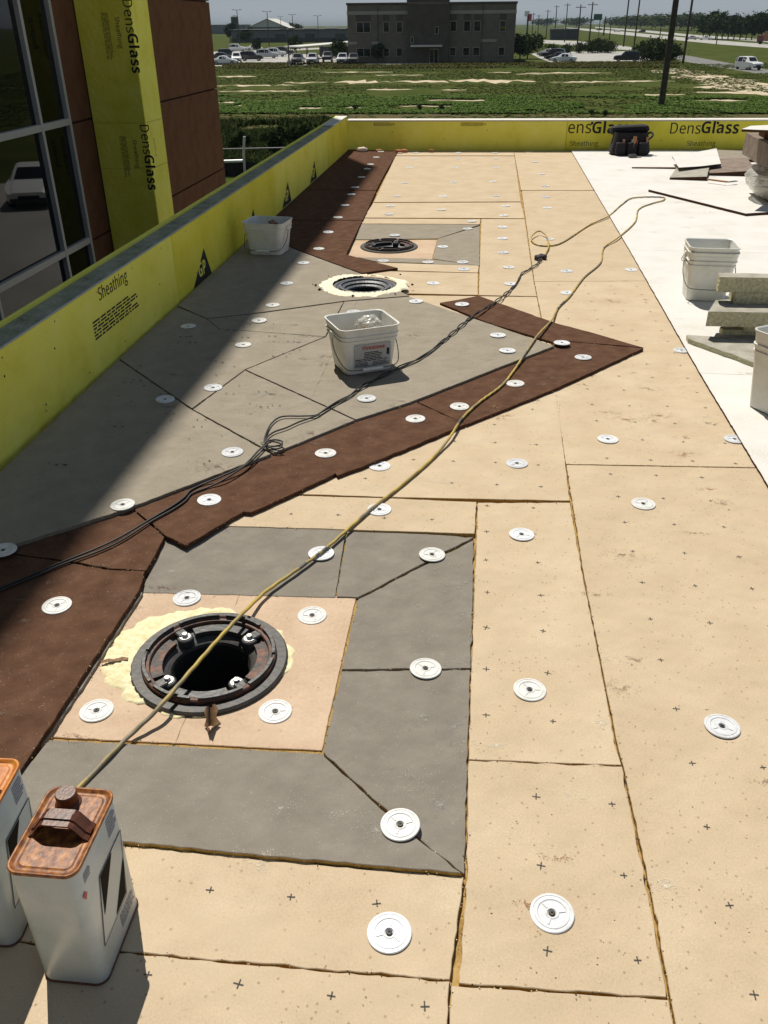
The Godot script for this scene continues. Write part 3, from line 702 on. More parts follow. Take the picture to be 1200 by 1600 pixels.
func scatter_crumbs():
	# crumbs broken from the board edges, and flecks lying about: real little chips
	var ch := st0()
	ch.set_smooth_group(-1)
	for f in [[0, 1, 2], [0, 2, 3], [0, 3, 1], [4, 2, 1], [4, 3, 2], [4, 1, 3]]:
		var P := [Vector3(0, 1, 0), Vector3(1, 0.1, 0.2), Vector3(-0.5, 0, 0.9), Vector3(-0.6, 0.15, -0.8), Vector3(0.1, -0.7, 0)]
		tri(ch, P[f[0]], P[f[1]], P[f[2]])
	var mesh := done(ch)
	var xs: Array = []
	var cs: Array = []
	for e in crumb_spots:
		var poly: PackedVector2Array = e[0]
		for i in poly.size():
			var a := poly[i]
			var b := poly[(i + 1) % poly.size()]
			var l := a.distance_to(b)
			for k in int(l * 55):
				var q := a.lerp(b, rng.randf())
				if q.y < -4.2 or q.y > -0.45 or absf(q.x) > 1.6 or (q.y > -2.2 and q.x < -1.2):
					continue
				q += Vector2(rng.randfn(0, 0.003), rng.randfn(0, 0.003))
				var s := rng.randf_range(0.0006, 0.0021)
				var dark := rng.randf() < 0.6
				xs.append(Transform3D(Basis.from_euler(Vector3(rng.randf() * 6, rng.randf() * 6, rng.randf() * 6)).scaled(Vector3.ONE * s), Vector3(q.x, e[1] + s * 0.35 - (0.004 if rng.randf() < 0.5 else 0.0), q.y)))
				cs.append(Color(0.07, 0.045, 0.02).lerp(Color(0.14, 0.085, 0.035), rng.randf()) if dark else Color(0.5, 0.36, 0.16).lerp(Color(0.75, 0.62, 0.38), rng.randf()))
	# flecks on the near boards
	for k in 1500:
		var z := -0.5 - pow(rng.randf(), 1.5) * 3.6
		var x := rng.randf_range(-0.2, 0.62) * (1.0 - z * 0.35)
		var s := rng.randf_range(0.0004, 0.0014)
		if rng.randf() < 0.03:
			s *= 2.2
		var y := 0.0015
		if x < 0.06 and z < -1.1:
			if x < -0.1 or z < -2.1:
				continue
			y = 0.0
		xs.append(Transform3D(Basis.from_euler(Vector3(rng.randf() * 0.6, rng.randf() * 6, rng.randf() * 0.6)).scaled(Vector3(s * rng.randf_range(0.7, 2.2), s * 0.5, s)), Vector3(x, y + s * 0.2, z)))
		cs.append(Color(0.1, 0.065, 0.035).lerp(Color(0.22, 0.14, 0.07), rng.randf()) if rng.randf() < 0.7 else Color(0.7, 0.6, 0.42))
	# gouges and dark chips on the near grey board
	for k in 90:
		var q := Vector2(rng.randf_range(-1.5, -0.75), rng.randf_range(-4.2, -2.4))
		if q.x > -0.9 + (q.y + 2.4) * -0.12 and q.y > -2.6:
			continue
		var s := rng.randf_range(0.002, 0.007)
		for d in (2 if rng.randf() < 0.5 else 1):
			xs.append(Transform3D(Basis.from_euler(Vector3(0, rng.randf() * 6, 0)).scaled(Vector3(s * rng.randf_range(0.7, 1.8), s * 0.25, s * 0.7)), Vector3(q.x + d * 0.03, 0.0295, q.y)))
			cs.append(Color(0.02, 0.017, 0.013))
	# open joint beside the near middle board, filled with broken foam
	for k in 420:
		var t := rng.randf()
		var q := Vector2(0.095, -1.0).lerp(Vector2(0.088, -0.79), t) + Vector2(rng.randfn(0, 0.004), 0)
		var s := rng.randf_range(0.001, 0.0035)
		xs.append(Transform3D(Basis.from_euler(Vector3(rng.randf() * 6, rng.randf() * 6, 0)).scaled(Vector3.ONE * s), Vector3(q.x, -0.009 + rng.randf() * 0.008, q.y)))
		cs.append(Color(0.09, 0.055, 0.02) if rng.randf() < 0.6 else Color(0.62, 0.46, 0.22))
	for k in 9:
		var a := rng.randf() * TAU
		var rr := rng.randf_range(0.25, 0.30)
		var s := rng.randf_range(0.003, 0.010)
		xs.append(Transform3D(Basis(Vector3.UP, rng.randf() * 6).scaled(Vector3(s * 1.5, s, s)), Vector3(-0.636 + cos(a) * rr, 0.031, -4.838 + sin(a) * rr)))
		cs.append(Color(0.03, 0.022, 0.015))
	var mm := MultiMesh.new()
	mm.transform_format = MultiMesh.TRANSFORM_3D
	mm.use_colors = true
	mm.mesh = mesh
	mm.instance_count = xs.size()
	for i in xs.size():
		mm.set_instance_transform(i, xs[i])
		mm.set_instance_color(i, cs[i])
	var o := MultiMeshInstance3D.new()
	o.multimesh = mm
	o.material_override = M.crumb
	o.name = "foam_crumbs"
	o.set_meta("kind", "stuff")
	roof.add_child(o)

# ---------------------------------------------------------------- drains
func ring_sector(st: SurfaceTool, r0: float, r1: float, y0: float, y1: float, a0: float, a1: float, at: Vector3, seg := 10):
	for k in seg:
		var a := lerpf(a0, a1, float(k) / seg)
		var b := lerpf(a0, a1, float(k + 1) / seg)
		var ca := Vector3(cos(a), 0, sin(a))
		var cb := Vector3(cos(b), 0, sin(b))
		var Y0 := at + Vector3(0, y0, 0)
		var Y1 := at + Vector3(0, y1, 0)
		quad(st, Y1 + ca * r0, Y1 + cb * r0, Y1 + cb * r1, Y1 + ca * r1)
		quad(st, Y0 + ca * r1, Y0 + cb * r1, Y1 + cb * r1, Y1 + ca * r1)
		quad(st, Y0 + ca * r0, Y0 + cb * r0, Y1 + cb * r0, Y1 + ca * r0)
		if k == 0:
			quad(st, Y0 + ca * r0, Y0 + ca * r1, Y1 + ca * r1, Y1 + ca * r0)
		if k == seg - 1:
			quad(st, Y0 + cb * r0, Y0 + cb * r1, Y1 + cb * r1, Y1 + cb * r0)

func drain(label: String, at: Vector3, sc: float, turn: float, clamp_ring: bool, grey: bool) -> Node3D:
	var t := thing("roof_drain", label, "roof drain", at, turn, "cast iron roof drains")
	var st := st0()
	var mi = M.iron_grey if grey else M.iron_bowl
	# flange and bowl
	lathe(st, [Vector2(0.196, -0.02), Vector2(0.196, -0.002), Vector2(0.192, 0.002), Vector2(0.168, 0.002), Vector2(0.160, -0.004), Vector2(0.150, -0.006), Vector2(0.126, -0.014), Vector2(0.108, -0.022), Vector2(0.101, -0.026), Vector2(0.098, -0.034)], 56)
	var b := put("bowl_flange", done(st), mi, t)
	st = st0()
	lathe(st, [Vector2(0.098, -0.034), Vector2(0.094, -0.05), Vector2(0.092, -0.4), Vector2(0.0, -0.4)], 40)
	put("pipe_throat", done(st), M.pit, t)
	if clamp_ring:
		st = st0()
		st.set_smooth_group(-1)
		lathe(st, [Vector2(0.168, 0.003), Vector2(0.168, 0.011), Vector2(0.165, 0.014), Vector2(0.160, 0.014), Vector2(0.157, 0.011), Vector2(0.156, 0.009), Vector2(0.149, 0.008), Vector2(0.147, 0.004), Vector2(0.147, -0.006)], 64)
		var rg := put("clamp_ring", done(st), M.iron_rust, t)
		st = st0()
		st.set_smooth_group(-1)
		for k in 8:
			var a := TAU * k / 8
			ring_sector(st, 0.157, 0.1645, 0.012, 0.019, a + 0.06, a + TAU / 8 - 0.06, Vector3.ZERO, 7)
		put("ring_teeth", done(st), M.iron, rg)
		for k in 4:
			st = st0()
			st.set_smooth_group(-1)
			ring_sector(st, 0.118, 0.1475, -0.012, -0.001, PI / 4 + k * PI / 2 + 0.24, PI / 4 + (k + 1) * PI / 2 - 0.24, Vector3.ZERO, 12)
			put("ring_plate", done(st), M.iron_rust if k % 2 else M.iron, rg)
		for k in 4:
			var a := PI / 4 + k * PI / 2
			var d := Vector3(cos(a), 0, sin(a))
			st = st0()
			st.set_smooth_group(-1)
			lathe(st, [Vector2(0.022, -0.02), Vector2(0.021, -0.002), Vector2(0.018, 0.001), Vector2(0, 0.001)], 18, d * 0.120)
			addbox(st, d * 0.140 + Vector3(0, 0.0, 0), Vector3(0.034, 0.012, 0.028), 0.003, Basis(Vector3.UP, -a))
			var lug := put("lug", done(st), M.iron, rg)
			st = st0()
			st.set_smooth_group(-1)
			lathe(st, [Vector2(0.0145, 0.0012), Vector2(0.0145, 0.0032), Vector2(0.0, 0.0032)], 20, d * 0.120)
			lathe(st, [Vector2(0.0085, 0.0032), Vector2(0.0085, 0.0105), Vector2(0.0072, 0.012), Vector2(0.0, 0.012)], 6, d * 0.120)
			put("bolt", done(st), M.zinc, t)
	else:
		st = st0()
		lathe(st, [Vector2(0.150, -0.004), Vector2(0.148, 0.005), Vector2(0.138, 0.006), Vector2(0.136, -0.002), Vector2(0.118, -0.010)], 56)
		put("inner_rim", done(st), mi, t)
	t.scale = Vector3(sc, 1, sc)
	return t

func foam_mound(called: String, label: String, at: Vector3, r0: float, out: Array, hgt: float, sd: int, mat = M.spray_foam):
	# ragged ring of sprayed foam; out: radius at equal steps of angle
	var n := FastNoiseLite.new()
	n.seed = sd
	n.frequency = 18.0
	var st := st0()
	st.set_smooth_group(0)
	var seg := out.size() * 8
	var rings := 9
	var P := []
	for i in seg:
		var a := TAU * i / seg
		var f := float(i) / 8
		var o := lerpf(out[int(f) % out.size()], out[(int(f) + 1) % out.size()], smoothstep(0.0, 1.0, f - int(f)))
		o += (n.get_noise_2d(cos(a) * 0.11, sin(a) * 0.11) * 0.045 + n.get_noise_2d(cos(a) * 0.45, sin(a) * 0.45) * 0.008) * clampf((o - r0) / 0.04, 0.2, 1.0) + rng.randfn(0, 0.0009)
		o = maxf(o, r0 + 0.002)
		var row := []
		for k in rings:
			var t := float(k) / (rings - 1)
			var r := lerpf(r0, o, t)
			var p := Vector3(cos(a) * r, 0, sin(a) * r)
			var h: float = hgt * (1.0 - pow(t, 3.0)) * clampf((o - r0) / 0.04, 0.15, 1.0)
			h += n.get_noise_2d(p.x * 2.5, p.z * 2.5) * hgt * 0.9 * (1.0 - t * t) + rng.randfn(0, 0.0002)
			p.y = maxf(h, 0.0006) if t < 1.0 else -0.004
			row.append(p)
		P.append(row)
	for i in seg:
		var j := (i + 1) % seg
		for k in rings - 1:
			quad(st, P[i][k], P[j][k], P[j][k + 1], P[i][k + 1])
	var o := put(called, done(st), mat, self, at)
	tag(o, label, "foam", "sprayed foam round the drains")

func build_drains():
	drain("nearest black iron roof drain with four bright bolts, cord across it", Vector3(-0.597, 0.0, -1.539), 0.96, 0.06, true, false)
	drain("grey roof drain without bolts, ringed by pale foam behind the printed bucket", Vector3(-0.636, 0.018, -4.838), 1.0, 0.3, false, true)
	drain("farthest black iron roof drain, set in a small grey framed square", Vector3(-0.609, -0.006, -5.968), 1.02, 0.5, true, false)
	foam_mound("spray_foam", "ragged yellow foam spread left of the nearest roof drain", Vector3(-0.597, -0.0095, -1.539), 0.178, [0.196, 0.180, 0.179, 0.180, 0.190, 0.200, 0.188, 0.235, 0.258, 0.285, 0.265, 0.268, 0.228, 0.214, 0.190, 0.182, 0.196, 0.203], 0.008, 4)
	foam_mound("spray_foam", "even pale foam ring around the grey drain behind the printed bucket", Vector3(-0.636, 0.023, -4.838), 0.185, [0.245, 0.24, 0.25, 0.25, 0.25, 0.255, 0.26, 0.275, 0.285, 0.28, 0.275, 0.262, 0.25, 0.232, 0.228, 0.23, 0.235, 0.24], 0.009, 9, M.pale_foam)
	# dry leaf below the nearest drain
	var st := st0()
	st.set_smooth_group(0)
	var outl := [[0, 0.0], [0.012, 0.014], [0.02, 0.03], [0.014, 0.042], [0.022, 0.052], [0.012, 0.062], [0.004, 0.085]]
	for i in outl.size() - 1:
		var z0: float = outl[i][1]
		var z1: float = outl[i + 1][1]
		var w0: float = outl[i][0]
		var w1: float = outl[i + 1][0]
		var y0 := 0.004 + 0.012 * sin(i * 1.1)
		var y1 := 0.004 + 0.012 * sin((i + 1) * 1.1)
		quad(st, Vector3(0, y0, z0), Vector3(0, y1, z1), Vector3(w1, y1 + 0.012, z1), Vector3(w0, y0 + 0.012, z0))
		quad(st, Vector3(0, y0, z0), Vector3(0, y1, z1), Vector3(-w1 * 0.6, y1 + 0.008, z1), Vector3(-w0 * 0.6, y0 + 0.008, z0))
	var lf := put("dry_leaf", done(st), M.leaf_dry, self, Vector3(-0.548, -0.006, -1.377), Vector3(0, 0.25, 0))
	tag(lf, "curled dry brown leaf beside the nearest roof drain", "leaf")
	st = st0()
	st.set_smooth_group(0)
	for i in 4:
		var a := i * 0.016
		quad(st, Vector3(a, 0.003 + 0.004 * (i % 2), -0.006), Vector3(a + 0.016, 0.003 + 0.004 * ((i + 1) % 2), -0.004), Vector3(a + 0.016, 0.006, 0.008), Vector3(a, 0.004, 0.006))
	tag(put("dry_leaf", done(st), M.leaf_dry, self, Vector3(-0.857, -0.004, -1.504), Vector3(0, 0.3, 0)), "small dark leaf scrap at the left edge of the yellow foam", "leaf")

# ---------------------------------------------------------------- cords
func build_cords():
	# yellow extension cord, worn and dirty
	var r := 0.0051
	var pts: Array = [Vector3(-0.773, 0.012, -1.003), Vector3(-0.764, 0.008, -1.065), Vector3(-0.742, 0.008, -1.12), Vector3(-0.716, 0.007, -1.205), Vector3(-0.698, 0.004, -1.265), Vector3(-0.669, 0.016, -1.309), Vector3(-0.646, 0.028, -1.351), Vector3(-0.615, 0.03, -1.464), Vector3(-0.585, 0.03, -1.576), Vector3(-0.555, 0.03, -1.677), Vector3(-0.54, 0.012, -1.764), Vector3(-0.518, 0.006, -1.831), Vector3(-0.452, 0.006, -1.946), Vector3(-0.396, 0.007, -2.051), Vector3(-0.339, 0.008, -2.183), Vector3(-0.285, 0.008, -2.307), Vector3(-0.216, 0.008, -2.446), Vector3(-0.142, 0.008, -2.612), Vector3(-0.093, 0.012, -2.742), Vector3(-0.063, 0.021, -2.834), Vector3(-0.027, 0.021, -2.989), Vector3(0.035, 0.021, -3.152), Vector3(0.123, 0.021, -3.332), Vector3(0.181, 0.021, -3.517), Vector3(0.243, 0.033, -3.737), Vector3(0.307, 0.033, -3.98), Vector3(0.394, 0.02, -4.272), Vector3(0.445, 0.008, -4.53), Vector3(0.525, 0.007, -4.762), Vector3(0.641, 0.007, -5.169), Vector3(0.78, 0.007, -5.54), Vector3(0.854, 0.007, -5.971), Vector3(0.984, 0.016, -6.255), Vector3(1.176, 0.018, -6.791), Vector3(1.282, 0.018, -7.308), Vector3(1.426, 0.018, -7.571), Vector3(1.547, 0.018, -7.726), Vector3(1.563, 0.018, -7.88), Vector3(1.318, 0.018, -7.833), Vector3(1.18, 0.018, -7.525), Vector3(1.005, 0.014, -7.021), Vector3(0.826, 0.008, -6.699), Vector3(0.593, 0.007, -6.126), Vector3(0.488, 0.007, -6), Vector3(0.403, 0.007, -6.033), Vector3(0.374, 0.02, -6.191), Vector3(0.436, 0.03, -6.359), Vector3(0.484, 0.02, -6.24), Vector3(0.48, 0.018, -5.95), Vector3(0.452, 0.01, -5.761), Vector3(0.424, 0.012, -5.627)]
	var path := smooth(pts, 0.012)
	var n := FastNoiseLite.new()
	n.seed = 77
	n.frequency = 1.9
	var cols := []
	for i in path.size():
		var p: Vector3 = path[i]
		var v := n.get_noise_2d(p.z * 1.2, p.x) + 0.35 * n.get_noise_2d(p.z * 5.0, 5.0)
		var c := Color(0.45, 0.32, 0.06)
		c = c.lerp(Color(0.24, 0.19, 0.07), clampf(v * 2.2, 0, 1))
		if v > 0.4:
			c = Color(0.09, 0.085, 0.07)
		c = c.lerp(Color(0.20, 0.17, 0.11), clampf(-v * 2.5, 0, 1))
		cols.append(c)
		path[i] = p + Vector3(0, 0.0008 * sin(i * 0.9), 0)
	var st := st0()
	tube(st, path, r, 9, cols)
	var y := thing("extension_cord", "worn yellow extension cord running the length of the roof, looping on the white sheet", "cord")
	put("cable", done(st), M.cord, y)
	# plug pair where it meets the black cord
	st = st0()
	st.set_smooth_group(-1)
	var pc: Vector3 = Vector3(0.425, 0.016, -5.644)
	addbox(st, pc, Vector3(0.03, 0.03, 0.06), 0.006, Basis(Vector3.UP, 0.6))
	addbox(st, pc + Vector3(-0.03, 0.0, 0.035), Vector3(0.034, 0.032, 0.05), 0.006, Basis(Vector3.UP, 0.7))
	put("plug", done(st), M.rubber, y)
	# black cord, doubled and twisted
	var base: Array = [Vector3(0.408, 0.02, -5.574), Vector3(0.366, 0.01, -5.429), Vector3(0.276, 0.008, -5.226), Vector3(0.234, 0.008, -4.989), Vector3(0.119, 0.02, -4.594), Vector3(-0.012, 0.034, -4.247), Vector3(-0.119, 0.034, -3.921), Vector3(-0.217, 0.034, -3.642), Vector3(-0.303, 0.034, -3.503), Vector3(-0.388, 0.034, -3.356), Vector3(-0.445, 0.034, -3.249), Vector3(-0.484, 0.034, -3.148), Vector3(-0.535, 0.034, -3.044), Vector3(-0.588, 0.034, -2.926)]
	var a := smooth(base, 0.02)
	var p1 := []
	var p2 := []
	for i in a.size():
		var d: Vector3 = (a[min(i + 1, a.size() - 1)] - a[max(i - 1, 0)]).normalized()
		var s := Vector3(-d.z, 0, d.x)
		var ph := i * 0.26
		var w := 0.0052 + 0.003 * sin(i * 0.11)
		p1.append(a[i] + s * cos(ph) * w + Vector3(0, (sin(ph) + 1) * 0.0035 - 0.003, 0))
		p2.append(a[i] - s * cos(ph) * w + Vector3(0, (1 - sin(ph)) * 0.0035 - 0.003, 0))
	var t1: Array = [Vector3(-0.64, 0.034, -2.928), Vector3(-0.712, 0.034, -2.915), Vector3(-0.737, 0.034, -2.847), Vector3(-0.735, 0.034, -2.744), Vector3(-0.723, 0.034, -2.68), Vector3(-0.7, 0.036, -2.651), Vector3(-0.662, 0.04, -2.652), Vector3(-0.657, 0.045, -2.673), Vector3(-0.686, 0.045, -2.687), Vector3(-0.714, 0.045, -2.668), Vector3(-0.719, 0.04, -2.646), Vector3(-0.733, 0.034, -2.606), Vector3(-0.755, 0.034, -2.494), Vector3(-0.812, 0.03, -2.417), Vector3(-0.861, 0.02, -2.381), Vector3(-0.89, 0.02, -2.334), Vector3(-0.896, 0.02, -2.286), Vector3(-0.915, 0.02, -2.23), Vector3(-0.957, 0.02, -2.142), Vector3(-1.008, 0.02, -2.036), Vector3(-1.057, 0.02, -1.964), Vector3(-1.12, 0.02, -1.891), Vector3(-1.167, 0.02, -1.831), Vector3(-1.236, 0.02, -1.747), Vector3(-1.3, 0.02, -1.668)]
	var t2: Array = [Vector3(-0.635, 0.034, -2.874), Vector3(-0.672, 0.034, -2.818), Vector3(-0.711, 0.034, -2.774), Vector3(-0.726, 0.034, -2.717), Vector3(-0.713, 0.036, -2.661), Vector3(-0.679, 0.036, -2.632), Vector3(-0.652, 0.04, -2.637), Vector3(-0.658, 0.05, -2.647), Vector3(-0.691, 0.05, -2.66), Vector3(-0.712, 0.04, -2.647), Vector3(-0.724, 0.034, -2.586), Vector3(-0.746, 0.034, -2.505), Vector3(-0.793, 0.03, -2.405), Vector3(-0.838, 0.02, -2.361), Vector3(-0.879, 0.02, -2.313), Vector3(-0.885, 0.02, -2.266), Vector3(-0.905, 0.02, -2.211), Vector3(-0.95, 0.02, -2.128), Vector3(-0.997, 0.02, -2.019), Vector3(-1.046, 0.02, -1.948), Vector3(-1.115, 0.02, -1.878), Vector3(-1.164, 0.02, -1.816), Vector3(-1.23, 0.02, -1.736), Vector3(-1.293, 0.02, -1.655)]
	var b := thing("extension_cord", "black doubled cord snaking past the printed bucket over grey and brown boards", "cord")
	for pr in [[p1, t1], [p2, t2]]:
		var all: Array = []
		for i in range(0, pr[0].size(), 2):
			all.append(pr[0][i])
		for q in pr[1]:
			all.append(q)
		st = st0()
		tube(st, smooth(all, 0.015), 0.0032, 8)
		put("cable", done(st), M.rubber, b)

# ---------------------------------------------------------------- printing
# rows of fine print: short dashes that stand for words too small to read
func fine_print(parent, at: Vector3, ux: Vector3, uy: Vector3, w: float, h: float, rows: int, m, called := "fine_print"):
	var st := st0()
	st.set_smooth_group(-1)
	var nrm := ux.cross(uy).normalized() * 0.0006
	for r in rows:
		var y := h * (r + 0.5) / rows
		var x := 0.0
		var hh := h / rows * 0.28
		while x < w * (0.96 if r % 3 else 0.8):
			var l: float = min(rng.randf_range(0.012, 0.05) * w * 3.0, w - x)
			var p := at + ux * x - uy * y + nrm
			quad(st, p - uy * hh, p + ux * l - uy * hh, p + ux * l + uy * hh, p + uy * hh)
			x += l + w * 0.02
	put(called, done(st), m, parent)

# ---------------------------------------------------------------- cans and buckets
func solvent_can(label: String, at: Vector3, turn: float, top_mat, body_mat) -> Node3D:
	var t := thing("solvent_can", label, "can", at, turn, "one gallon solvent cans")
	var hw := 0.053
	var hd := 0.079
	var H := 0.268
	var st := st0()
	loft(st, [[0.0, hw - 0.002, hd - 0.002, 0.016], [0.003, hw, hd, 0.018], [H - 0.004, hw, hd, 0.018], [H, hw - 0.001, hd - 0.001, 0.018]], true, false)
	put("body", done(st), body_mat, t)
	st = st0()
	loft(st, [[0.0, hw + 0.0012, hd + 0.0012, 0.019], [0.004, hw + 0.0018, hd + 0.0018, 0.019], [0.005, hw, hd, 0.018]], false, false)
	put("bottom_seam", done(st), M.rust_dark, t)
	# rolled rim and sunk top
	st = st0()
	loft(st, [[H - 0.004, hw + 0.0016, hd + 0.0016, 0.02], [H + 0.0015, hw + 0.0025, hd + 0.0025, 0.02], [H + 0.003, hw + 0.001, hd + 0.001, 0.019], [H + 0.002, hw - 0.002, hd - 0.002, 0.017], [H - 0.002, hw - 0.0035, hd - 0.0035, 0.016], [H - 0.002, hw - 0.011, hd - 0.011, 0.012], [H - 0.0005, hw - 0.013, hd - 0.013, 0.01]], false, true)
	var tp := put("top", done(st), top_mat, t)
	# screw cap at the back, strap handle across the middle
	st = st0()
	st.set_smooth_group(-1)
	lathe(st, [Vector2(0.021, 0.0), Vector2(0.020, 0.004), Vector2(0.0165, 0.006), Vector2(0.0165, 0.024), Vector2(0.0150, 0.0265), Vector2(0, 0.0265)], 28, Vector3(-0.012, H - 0.002, -0.050))
	put("cap", done(st), M.rust_dark, tp)
	st = st0()
	st.set_smooth_group(-1)
	var prof := []
	for k in 15:
		var u := float(k) / 14
		var x := lerpf(-0.047, 0.047, u)
		var y: float = 0.028 * smoothstep(0.0, 0.28, minf(u, 1.0 - u)) 
		prof.append(Vector2(x, H + y))
	for off in [[-0.016, -0.006, 0.0], [-0.006, 0.005, 0.003], [0.005, 0.016, 0.0]]:
		for k in 14:
			var p: Vector2 = prof[k]
			var q: Vector2 = prof[k + 1]
			var z0: float = off[0]
			var z1: float = off[1]
			var e: float = off[2]
			quad(st, Vector3(p.x, p.y + e, z0), Vector3(q.x, q.y + e, z0), Vector3(q.x, q.y + e, z1), Vector3(p.x, p.y + e, z1))
			for zz in [z0, z1]:
				quad(st, Vector3(p.x, p.y + e, zz), Vector3(q.x, q.y + e, zz), Vector3(q.x, q.y - 0.003, zz), Vector3(p.x, p.y - 0.003, zz))
	put("handle", done(st), M.rust_dark, tp)
	# printed side: black and white slanted panel, fine print, a small red diamond
	var P := func(z, y, e := 0.0): return Vector3(hw + 0.0006 + e, y, z)
	st = st0()
	st.set_smooth_group(-1)
	quad(st, P.call(0.055, 0.069), P.call(-0.04, 0.069), P.call(-0.066, 0.194), P.call(0.022, 0.194))
	var lab := put("label_panel", done(st), M.tin_band, t)
	st = st0()
	st.set_smooth_group(-1)
	tri(st, P.call(0.020, 0.191, 0.0007), P.call(-0.026, 0.191, 0.0007), P.call(0.034, 0.116, 0.0007))
	tri(st, P.call(0.004, 0.073, 0.0007), P.call(-0.038, 0.073, 0.0007), P.call(-0.056, 0.144, 0.0007))
	for e in [[0.055, 0.069, 0.022, 0.194], [-0.04, 0.069, -0.066, 0.194], [0.055, 0.069, -0.04, 0.069], [0.022, 0.194, -0.066, 0.194]]:
		var a := Vector2(e[0], e[1])
		var b := Vector2(e[2], e[3])
		var nn := (b - a).orthogonal().normalized() * 0.0008
		quad(st, P.call(a.x - nn.x, a.y - nn.y, 0.0007), P.call(b.x - nn.x, b.y - nn.y, 0.0007), P.call(b.x + nn.x, b.y + nn.y, 0.0007), P.call(a.x + nn.x, a.y + nn.y, 0.0007))
	put("label_print", done(st), M.tin_print, lab)
	st = st0()
	st.set_smooth_group(-1)
	quad(st, P.call(0.066, 0.219), P.call(0.060, 0.210), P.call(0.066, 0.201), P.call(0.072, 0.210))
	put("red_diamond", done(st), M.red_ink, t)
	fine_print(t, Vector3(hw, 0.256, -0.030), Vector3(0, 0, -1), Vector3.UP, 0.032, 0.04, 7, M.blue_ink)
	fine_print(t, Vector3(hw, 0.058, -0.005), Vector3(0, 0, -1), Vector3.UP, 0.055, 0.032, 7, M.blue_ink)
	fine_print(t, Vector3(hw, 0.248, 0.060), Vector3(0, 0, -1), Vector3.UP, 0.022, 0.02, 4, M.blue_ink)
	return t

func pail(label: String, at: Vector3, turn: float, bw: float, bd: float, tw: float, td: float, H: float, handle_side := 1, handle_drop := 0.55, grip := true) -> Node3D:
	var t := thing("square_bucket", label, "bucket", at, turn, "white square plastic buckets")
	var L := func(y, e := 0.0):
		var u: float = y / H
		return [y, lerpf(bw, tw, u) / 2 + e, lerpf(bd, td, u) / 2 + e, 0.032 + e]
	var st := st0()
	var rg := [L.call(0.0, -0.006), L.call(0.005), L.call(H * 0.70), L.call(H * 0.705, 0.006), L.call(H * 0.745, 0.006), L.call(H * 0.75, 0.0015), L.call(H * 0.80, 0.0015), L.call(H * 0.805, 0.007), L.call(H * 0.83, 0.007), L.call(H * 0.835, 0.002), L.call(H * 0.97, 0.003), L.call(H * 0.975, 0.0065), L.call(H, 0.0065), L.call(H * 1.003, 0.003), L.call(H * 0.99, -0.001), L.call(0.012, -0.008)]
	loft(st, rg, true, true, -1)
	put("shell", done(st), M.pail, t)
	# wire bail and plastic grip
	var ex := lerpf(bw, tw, 0.78) / 2 + 0.012
	var zf := lerpf(bd, td, 0.4) / 2 + 0.022
	var y0 := H * 0.78
	var y1 := y0 - H * handle_drop
	st = st0()
	var hp := smooth([Vector3(-ex, y0, 0), Vector3(-ex - 0.004, lerpf(y0, y1, 0.5), handle_side * zf * 0.45), Vector3(-ex * 0.85, y1 + 0.01, handle_side * zf * 0.95), Vector3(-ex * 0.4, y1, handle_side * (zf + 0.004)), Vector3(ex * 0.4, y1, handle_side * (zf + 0.004)), Vector3(ex * 0.85, y1 + 0.01, handle_side * zf * 0.95), Vector3(ex + 0.004, lerpf(y0, y1, 0.5), handle_side * zf * 0.45), Vector3(ex, y0, 0)], 0.012)
	tube(st, hp, 0.0021, 6)
	var hn := put("bail", done(st), M.wire, t)
	if grip:
		st = st0()
		tube(st, [Vector3(-0.045, y1 - 0.001, handle_side * (zf + 0.004)), Vector3(0.045, y1 - 0.001, handle_side * (zf + 0.004))], 0.0075, 10)
		put("grip", done(st), M.pail, hn)
	for s in [-1, 1]:
		st = st0()
		st.set_smooth_group(-1)
		addbox(st, Vector3(s * (ex - 0.004), y0, 0), Vector3(0.014, 0.03, 0.03), 0.004)
		put("ear", done(st), M.pail, t)
	return t

func crumple(sd: int, r: Vector3, n := 26, amp := 0.35) -> ArrayMesh:
	var nz := FastNoiseLite.new()
	nz.seed = sd
	nz.frequency = 1.6
	nz.noise_type = FastNoiseLite.TYPE_CELLULAR
	nz.fractal_octaves = 2
	var st := st0()
	st.set_smooth_group(-1)
	var P := []
	for i in n + 1:
		var row := []
		for j in n:
			var a := PI * i / n
			var b := TAU * j / n
			var d := Vector3(sin(a) * cos(b), cos(a), sin(a) * sin(b))
			var k := 1.0 + amp * nz.get_noise_3dv(d * 1.3)
			row.append(d * r * k)
		P.append(row)
	for i in n:
		for j in n:
			var j2 := (j + 1) % n
			quad(st, P[i][j], P[i][j2], P[i + 1][j2], P[i + 1][j])
	return done(st)

